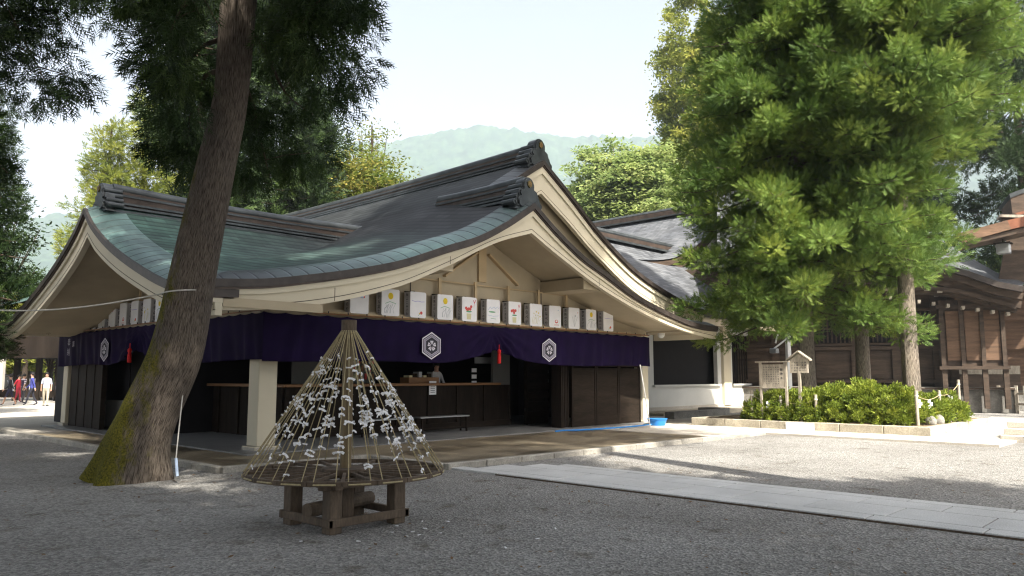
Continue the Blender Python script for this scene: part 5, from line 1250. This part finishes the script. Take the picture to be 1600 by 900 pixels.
g = MB(); quadslab(g, [(1575, 360, 33.5), (1560, 440, 33.5), (1760, 446, 33.5), (1760, 360, 33.5)], .2, M['wood_old']); g.build('side_wall', gt)
lt = GMi @ atW(1568, 389, 31.6)
g = MB(); p = atW(1568, 389, 31.6); g.box(-.22, .22, -.22, .22, -.2, .2, M['metal_gr']); g.box(-.3, .3, -.3, .3, .2, .25, M['wood_dk']); g.box(-.18, .18, -.235, .235, -.15, .15, M['p_gry']); g.tube([(0, 0, .25), (0, 0, .55)], .03, M['wood_dk'], 6)
o = g.build('hanging_lantern'); o.location = p; tag(o, 'small square metal lantern hanging under the far right eaves', 'lantern')
# low white fence at the far right
f0, f1 = gW(1563, 34, 0), gW(1680, 31, 0); t = empty('picket_fence', f0, 'low weathered white post-and-rail fence at the right edge', 'fence'); d = f1 - f0
for k in range(9):
    q = d * (k / 8); g = MB(); g.box(q.x - .06, q.x + .06, q.y - .06, q.y + .06, 0, 1.2, M['wood_grey']); g.build('post', t)
g = MB()
for z_ in (.4, .85): g.bar((0, 0, z_), (d.x, d.y, z_), .05, .09, M['wood_grey'])
g.build('rail', t)

# ================================================================== BACKGROUND TREES
rs = np.random.RandomState(5)
pr_c = lambda u: (1 - u) ** .6 * (.7 + .3 * min(1, u * 5))
def cedar_bg(px, wd, H, Rm, zb, mat, label, nbr=80, nf=46, L=.5, W=.034, group='dark cedars behind the left wing', cstep=.6, clr=.85, **k):
    return conifer(tuple(gW(px, wd)), H, Rm, zb, mat, rs, nbr, nf, L, W, 'bark_dk', .3, label=label, group=group, profile=pr_c, cstep=cstep, clr=clr, nb=5, **k)
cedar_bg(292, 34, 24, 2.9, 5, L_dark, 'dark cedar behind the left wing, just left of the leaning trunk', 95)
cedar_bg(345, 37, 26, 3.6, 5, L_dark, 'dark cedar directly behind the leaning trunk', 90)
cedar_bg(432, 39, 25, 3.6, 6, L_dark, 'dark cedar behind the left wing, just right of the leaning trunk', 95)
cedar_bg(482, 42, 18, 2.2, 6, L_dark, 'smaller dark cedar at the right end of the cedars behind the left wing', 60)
YK = dict(group='sunlit conifers behind the left wing', cstep=.8, clr=.62, inner=.15)
cedar_bg(148, 43, 16.2, 3.0, 4, L_yel, 'yellow-green sunlit conifer behind the left ridge end, nearest the sky gap', 84, 52, .34, .026, **YK)
cedar_bg(205, 45, 18.6, 3.4, 4, L_yel, 'tallest yellow-green sunlit conifer between the sky gap and the dark cedars', 84, 52, .34, .026, **YK)
cedar_bg(262, 47, 18, 3.2, 4, L_yel, 'yellow-green sunlit conifer just left of the leaning trunk', 78, 52, .34, .026, **YK)
broadleaf(tuple(gW(566, 41)), 14, (3.1, 3.1, 3.0), 11.4, L_maple, rs, 170, 70, .11, 'open-branched maple with yellowish leaves, right of the dark cedars and behind the roof', 'maple_tree', 'maple tree', tr=.3, flat=.9, clr=1.0, lay=.3, seed=2, fill=.3)
broadleaf(tuple(gW(572, 44)), 18, (1.6, 1.6, 3.2), 15.2, L_maple, rs, 34, 22, .10, 'thin sparse tree top rising against the sky above the maple', 'maple_tree', 'maple tree', tr=.16, flat=.9, clr=.9, lay=.25, seed=4, fill=.3)
broadleaf(tuple(gW(440, 46)), 14, (3.4, 3.4, 2.6), 10.8, L_maple, rs, 130, 70, .12, 'yellowish low tree glimpsed between the dark cedars and the maple', 'maple_tree', 'maple tree', tr=.3, flat=.8, clr=.9, seed=7, fill=.4)
broadleaf(tuple(gW(972, 62)), 21, (6.0, 6.0, 6.0), 15.4, L_pale, rs, 520, 110, .19, 'broad rounded pale green tree between the gable and the tall cedars', 'broadleaf_tree', 'tree', tr=.4, flat=1.3, clr=1.05, lay=.28, seed=1, fill=.62)
broadleaf(tuple(gW(1050, 58)), 18, (3.6, 3.6, 4.6), 11.5, L_pale, rs, 200, 100, .16, 'pale green tree filling in right of the rounded one, above the grey roof', 'broadleaf_tree', 'tree', tr=.4, flat=1.2, clr=.9, lay=.3, seed=5, fill=.6)
broadleaf(tuple(gW(1108, 68)), 42, (3.9, 3.9, 13), 26.0, L_yel, rs, 520, 190, .15, 'tall billowing yellow-green evergreen left of the planter cedars, reaching the top of the view', 'evergreen_tree', 'tree', tr=.4, flat=.4, clr=.8, lay=.7, seed=3, fill=.7)
broadleaf(tuple(gW(1062, 72)), 27, (2.5, 2.5, 5.0), 21.4, L_yel, rs, 150, 190, .15, 'smaller billowing yellow-green evergreen top against the sky, left of the tall one', 'evergreen_tree', 'tree', tr=.3, flat=.4, clr=.7, lay=.7, seed=6, fill=.65)
rs = np.random.RandomState(15)
cedar_bg(1400, 46, 26, 5.0, 6, L_dark, 'dark cedar behind the old hall, seen through gaps in the planter cedars', 90, group='dark cedars behind the old hall')
cedar_bg(1625, 40, 26, 4.4, 7, L_dark, 'dark cedar at the top right corner behind the planter cedars', 90, group='dark cedars behind the old hall')
cedar_bg(1270, 50, 28, 4.6, 6, L_dark, 'dark cedar behind the leftmost planter cedar and the tall hall', 90, group='dark cedars behind the old hall')
broadleaf(tuple(gW(1580, 44)), 9, (3.6, 3.6, 2.2), 7.4, L_bush, rs, 130, 60, .10, 'bright green leafy tree glimpsed under the far right eaves', 'broadleaf_tree', 'tree', seed=9)
broadleaf(tuple(gW(36, 60)), 9, (2.2, 2.2, 2.6), 6.6, L_yel, rs, 150, 60, .13, 'pale yellow-green tree beyond the left eave, in front of the blue hill', 'broadleaf_tree', 'tree', seed=11, fill=.4)
broadleaf(tuple(gW(40, 62)), 8, (7, 4, 2.4), 3.3, L_yel, rs, 260, 60, .15, 'bright green shrubbery glowing behind the posts of the far left shelter', 'shrubbery', 'shrubs', seed=12)
broadleaf(tuple(gW(-30, 30)), 10, (1.9, 1.9, 3.2), 6.4, L_dark, rs, 90, 60, .10, 'dark leafy tree at the left edge with thin twigs reaching over the left eave', 'broadleaf_tree', 'tree', seed=13, fill=.4)
broadleaf(tuple(gW(75, 52)), 6, (3.6, 2.4, 1.5), 4.3, L_dark, rs, 120, 60, .12, 'dark green foliage hanging over the far left shelter roof', 'broadleaf_tree', 'tree', seed=14)
rs = np.random.RandomState(40)
o = conifer(tuple(gW(-62, 21)), 9.5, 1.9, 2.2, L_dark, rs, 70, 60, .3, .014, 'bark_dk', .22, label='dark cedar cut by the left edge of the view, in front of the hill', group='dark cedars at the left edge', profile=pr_c, cstep=.5, clr=.5)
tb_ = gW(-300, 13.5); lt = empty('cedar_tree', tb_, 'dark cedar standing outside the left edge, its boughs hanging into the top left corner', 'cedar tree', 'dark cedars at the left edge')
trunk_mesh('trunk', lt, [tb_, tb_ + Vector((0, 0, 6)), tb_ + Vector((.1, 0, 12)), tb_ + Vector((.2, .1, 20))], [.4, .34, .26, .05], M['bark_dk'], 16, .2, org=tb_)
boughs(lt, tb_, [
    [(-260, -60, 13.4), (-120, -60, 13.2), (-20, -20, 13), (30, 50, 12.8), (70, 125, 12.6)],
    [(-260, -160, 13.4), (-100, -120, 13.4), (20, -70, 13.4), (85, 10, 13.2), (100, 70, 13)],
    [(-270, -300, 13.4), (-100, -260, 13), (10, -160, 12.6), (80, -60, 12.4)],
    [(-260, 0, 13.4), (-150, 20, 13.4), (-40, 80, 13.4), (12, 160, 13.4)],
    [(-260, 90, 13.4), (-150, 120, 13.2), (-60, 200, 13), (12, 270, 13)],
    [(-270, -420, 13.4), (-150, -400, 14), (-20, -300, 14.5), (50, -190, 15)]], L_dark, rs, nf=56, wob=.5)

# ================================================================== SHADE: tall cedars standing outside the right edge and behind the viewer
lit_poly = [(860, 712), (1125, 688), (1180, 600), (1800, 600), (1800, 770), (1600, 762), (1450, 744), (1300, 757), (1150, 752), (1010, 734)]
def inpoly(x, y, P):
    c_ = False; j = len(P) - 1
    for i in range(len(P)):
        if (P[i][1] > y) != (P[j][1] > y) and x < (P[j][0] - P[i][0]) * (y - P[i][1]) / (P[j][1] - P[i][1]) + P[i][0]: c_ = not c_
        j = i
    return c_
Sx, Sy, Sz = S
holes = [(*atZ(x, y, 0)[:2], r_) for x, y, r_ in ((1225, 828, 1.12), (1178, 868, .8), (770, 768, 1.0), (100, 712, 1.3), (40, 690, 1.3), (430, 770, .9), (300, 770, .9), (250, 690, 1.2), (420, 685, 1.3), (330, 640, 1.4), (760, 700, 1.1), (900, 700, 1.1))] + [(10.2, 19.7, 1.7), (8.3, 18.9, 1.5), (12.2, 19.2, 1.4), (11.5, 16.2, 1.2), (6.9, 22, 1.2), (6.4, 17.0, 1.6), (10.2, 12.0, 1.4), (5.2, 12.4, 1.1)]
def shade_ok(C_):
    keep = np.ones(len(C_), bool)
    for i, c in enumerate(C_):
        k = c[2] / Sz; gx, gy = c[0] - Sx * k, c[1] - Sy * k
        q = pix((gx, gy, 0))
        if any((lambda q2: q2[2] > 0 and inpoly(q2[0], q2[1], lit_poly))(pix((gx + ax_, gy + ay_, 0))) for ax_, ay_ in ((0, 0), (.9, 0), (-.9, 0), (0, .9), (0, -.9))): keep[i] = False; continue
        for z_ in (1, 4, 7, 10, 13):
            k = (c[2] - z_) / Sz; x, y = c[0] - Sx * k, c[1] - Sy * k
            if 19.8 < x < 31 and 2.2 < y < 15: keep[i] = False; break
        else:
            q = pix(c)
            if q[2] > 0 and -160 < q[0] < 1760 and q[1] > -120: keep[i] = False; continue
            if np.linalg.norm(c - np.array([0, 0, 1.6])) < 3: keep[i] = False; continue
            for hx_, hy_, hr in holes:
                if (gx - hx_) ** 2 + (gy - hy_) ** 2 < hr * hr: keep[i] = False; break
    return keep
rs = np.random.RandomState(60)
pr_s = lambda u: (1 - u) ** .4 * (.8 + .2 * min(1, u * 4))
SH = [(9.0, -3.4, 34, 7.2, 9, 'nearest the stone path'), (3.0, -5.5, 27, 5.2, 7, 'straight behind the viewer'), (2.2, -1.6, 34, 5.6, 17, 'tallest, just beside the viewer'), (5.0, -9.5, 36, 6.4, 10, 'in the second row behind the path'),
      (-3.5, 0.5, 26, 5.0, 7, 'left behind the viewer'), (-6.5, 8.5, 26, 4.8, 7, 'off to the left'), (2, -12, 30, 5.5, 8, 'deep behind the viewer'),
      (-4, -8, 26, 5.5, 6, 'behind the viewer to the left'), (-9, -1, 26, 5.2, 5, 'farthest left behind the viewer'), (-12, 14, 27, 5.2, 5, 'well off to the left'),
      (34.5, .2, 25, 4.6, 7, 'beside the old hall, past the right edge'), (41, 1.5, 26, 4.2, 12, 'past the right edge, behind the steps'),
      (0.5, 27, 30, 4.6, 14, 'off to the left beside the far walkway'), (-3, 37, 30, 5, 13, 'off to the left near the shelter'), (3.5, 34, 31, 4.2, 17, 'off to the left above the walking people')]
for x, y, H_, R_, zb_, lb_ in SH:
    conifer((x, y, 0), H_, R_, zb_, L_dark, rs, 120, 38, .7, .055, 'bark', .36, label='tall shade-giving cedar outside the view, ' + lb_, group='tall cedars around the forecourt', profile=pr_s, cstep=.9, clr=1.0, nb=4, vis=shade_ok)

# ================================================================== FAR LEFT: open shelter, wall, people
SO = gW(0, 49); sh = empty('open_shelter', SO, 'dark open timber shelter with bright greenery behind its posts, far left', 'shelter')
u_ = rt.copy(); v_ = Vector((fw.x, fw.y, 0)).normalized(); SM = Matrix(((u_.x, v_.x, 0, 0), (u_.y, v_.y, 0, 0), (0, 0, 1, 0), (0, 0, 0, 1)))
sh.rotation_euler = SM.to_euler()
for x_ in (-2.6, -.9, .95, 2.35, 3.6, 4.9):
    g = MB(); g.box(x_ - .14, x_ + .14, -.14, .14, 0, 3.4, M['wood_dk']); g.build('post', sh)
g = MB(); g.prism([(-3.2, 2.75), (5.4, 2.75), (5.4, 3.9), (4.8, 4.6), (-2.6, 4.6), (-3.2, 3.9)], 'y', -1.3, 2.6, M['wood_dk']); g.build('roof', sh)
g = MB(); g.box(-2.6, 4.9, -.05, .05, .25, .75, M['wood_dk']); g.build('rail', sh)
g = MB(); g.box(-1.9, -.1, -.4, -.36, 2.5, 2.75, M['int_wall']); g.build('sign_panel', sh)
g = MB(); q = gW(0, 56)
g.box(-4, 1.0, 0, .3, 0, 3.2, M['conc_lt']); o = g.build('garden_wall'); o.location = gW(-20, 57); o.rotation_euler = SM.to_euler(); tag(o, 'bright pale wall at the left edge behind the walking people', 'wall')
t = empty('small_house', gW(48, 66), 'house with a pale metal roof glimpsed below the left eave', 'house'); t.rotation_euler = SM.to_euler()
g = MB(); g.prism([(-2.6, 4.3), (2.4, 4.3), (1.4, 5.5), (-1.2, 5.5)], 'y', -2, 2, M['metal_gr']); g.build('roof', t)
g = MB(); g.box(-2.3, 2.1, -1.7, 1.7, 0, 4.3, M['int_wall']); g.build('wall', t)

def person(px, wd, face, h, stride, shirt, pants, label, shorts=False, arms=(.3, -.3), bag=None, stripes=None, cap=None, loc=None, long_sleeve=False, zb=.05):
    """face = heading angle in the world; a continuous skinned body, clothing by zone"""
    p0 = gW(px, wd, zb) if loc is None else Vector(loc); t = empty('person', p0, label, 'person', None, face - R(90))
    k = h / 1.72; J = {}; Ed = []
    def j(n_, x, y, z, r_): J[n_] = ((x * k, y * k, z * k), r_ * k)
    j('pel', 0, 0, .93, .135); j('bel', 0, .0, 1.08, .125); j('che', 0, 0, 1.28, .145); j('sho', 0, 0, 1.42, .10); j('nec', 0, .01, 1.50, .052); j('hd1', 0, .02, 1.585, .088); j('hd2', 0, .02, 1.665, .085)
    for s_, nm, ph in ((-1, 'l', stride), (1, 'r', -stride)):
        j('hip' + nm, .09 * s_, 0, .88, .095); j('kne' + nm, .10 * s_, ph * .5 + .03, .48, .062); j('ank' + nm, .10 * s_, ph - (.05 if ph < 0 else 0), .09, .042); j('toe' + nm, .11 * s_, ph + .13, .035, .035)
        a = arms[0] if s_ < 0 else arms[1]
        j('sh' + nm, .17 * s_, 0, 1.40, .062); j('elb' + nm, .235 * s_, a * .35 - .02, 1.13, .045); j('wri' + nm, .25 * s_, a * .8 + .04, .90, .031); j('han' + nm, .25 * s_, a * .95 + .06, .83, .036); j('fin' + nm, .245 * s_, a * 1.0 + .08, .76, .016)
        Ed += [('pel', 'hip' + nm), ('hip' + nm, 'kne' + nm), ('kne' + nm, 'ank' + nm), ('ank' + nm, 'toe' + nm), ('sho', 'sh' + nm), ('sh' + nm, 'elb' + nm), ('elb' + nm, 'wri' + nm), ('wri' + nm, 'han' + nm), ('han' + nm, 'fin' + nm)]
    Ed += [('pel', 'bel'), ('bel', 'che'), ('che', 'sho'), ('sho', 'nec'), ('nec', 'hd1'), ('hd1', 'hd2')]
    ks = list(J); me = bpy.data.meshes.new('body'); me.from_pydata([J[q][0] for q in ks], [(ks.index(a), ks.index(b_)) for a, b_ in Ed], [])
    o = link('body', me); md = o.modifiers.new('s', 'SKIN'); sv = me.skin_vertices[0].data
    for i, q in enumerate(ks): sv[i].radius = (J[q][1] * (1.18 if q in ('che', 'bel', 'pel') else 1), J[q][1] * (.82 if q in ('che', 'bel', 'pel') else 1)); sv[i].use_root = (q == 'pel')
    md2 = o.modifiers.new('u', 'SUBSURF'); md2.levels = 1; md2.render_levels = 1
    bpy.context.view_layer.update(); m2 = bpy.data.meshes.new_from_object(o.evaluated_get(bpy.context.evaluated_depsgraph_get())); bpy.data.objects.remove(o)
    mats_ = [M['skin'], shirt, pants, M['ink'], stripes or shirt]
    for m_ in mats_: m2.materials.append(m_)
    for pl in m2.polygons:
        c_ = pl.center / k; r_ = math.hypot(c_.x, c_.y); arm_ = abs(c_.x) > .19 and c_.z > .6 and c_.z < 1.5
        if c_.z < .075: i = 3
        elif c_.z < .95 and not (abs(c_.x) > .2 and c_.z > .7): i = 0 if (shorts and c_.z < .45) else 2
        elif c_.z > 1.47: i = 0
        elif arm_ and c_.z < (.92 if long_sleeve else 1.15): i = 0
        else: i = 4 if (stripes and int(c_.z / .055) % 2) else 1
        pl.material_index = i; pl.use_smooth = True
    b_ = link('body', m2, t)
    g = MB(); V_ = []; 
    bm = bmesh.new(); bmesh.ops.create_icosphere(bm, subdivisions=2, radius=.112 * k)
    for v_ in bm.verts:
        v_.co.z = v_.co.z * 1.05 + 1.665 * k; v_.co.y = v_.co.y * 1.05 + (.005 if v_.co.z > 1.66 * k else -.02) * k
    bmesh.ops.delete(bm, geom=[f_ for f_ in bm.faces if f_.calc_center_median().y > .05 * k and f_.calc_center_median().z < 1.70 * k or f_.calc_center_median().z < 1.6 * k], context='FACES')
    me = bpy.data.meshes.new('hair'); bm.to_mesh(me); bm.free(); me.materials.append(cap or M['hair']); link('hair', me, t)
    g = MB(); g.prism([(0, 1.60 * k), (.022 * k, 1.60 * k), (0, 1.645 * k)], 'x', -.012, .012, M['skin'], (0, .115 * k, 0)); g.box(-.03, .03, .112 * k, .118 * k, 1.565 * k, 1.575 * k, M['ink'])
    for s_ in (-1, 1): g.box(s_ * .035 - .012, s_ * .035 + .012, .108 * k, .114 * k, 1.645 * k, 1.657 * k, M['ink'])
    g.build('face', t)
    if bag:
        g = MB(); g.box(.16 * k, .30 * k, -.12, .14, .80 * k, 1.02 * k, bag); g.bar((-.12 * k, .12 * k, 1.42 * k), (.2 * k, .1 * k, 1.0 * k), .03, .01, bag); g.bar((-.12 * k, -.12 * k, 1.42 * k), (.2 * k, -.1 * k, 1.0 * k), .03, .01, bag); g.build('bag', t)
    return t
def cm(k, c): M[k] = mk(k, c, .1, 8, .85, .03); return M[k]
TW = YAW + math.pi   # towards the camera
TC = (.62, .66, .78)
person(70.5, 40.5, TW + R(25), 1.72, .20, cm('tee_white', (.66, .70, .84)), cm('khaki', (.36, .33, .26)), 'man in a white t-shirt and khaki trousers walking left of the dark corner door', arms=(.25, -.25), stripes=cm('tee_stripe', (.58, .62, .78)))
person(48, 41.5, TW - R(60), 1.72, .24, cm('jacket_blue', (.05, .06, .26)), cm('trousers_dk', (.03, .03, .045)), 'person in a blue jacket over a white top and dark trousers, striding left', arms=(-.25, .3), bag=M['lan_side'], long_sleeve=True)
person(35, 44.5, TW + R(160), 1.66, .05, cm('shirt_bands', (.05, .035, .06)), cm('trousers_gr', (.06, .055, .06)), 'person in a dark shirt with pale bands, half turned away behind the one in blue', stripes=cm('band_pale', (.5, .45, .5)))
person(14, 41.5, TW - R(75), 1.62, .28, cm('vest_dk', (.03, .03, .035)), cm('shorts_navy', (.03, .03, .06)), 'person in a dark jacket and knee-length navy shorts at the far left, striding left', shorts=True, arms=(-.4, .4), long_sleeve=True, bag=M['tee_white'])
person(94, 43.5, TW - R(20), 1.72, .05, cm('shirt_grey', (.34, .36, .42)), cm('jeans', (.09, .13, .19)), 'person in grey shirt and blue jeans with dark shoulder strap beside the pale post', bag=M['ink'])
person(27, 46.0, TW + R(90), 1.6, .08, cm('dress_red', (.45, .03, .05)), cm('dress_red2', (.34, .03, .05)), 'person in red seen behind the one in the banded shirt')
person(0, 0, R(-90), 1.62, 0, cm('robe_white', (.55, .54, .56)), M['dress_red'], 'shrine attendant in a white robe behind the counter, head bowed', arms=(.3, .3), loc=(15.1, 17.5, .36), long_sleeve=True)

print('objects', len(bpy.data.objects), 'faces', sum(len(o.data.polygons) for o in bpy.data.objects if o.type == 'MESH'))
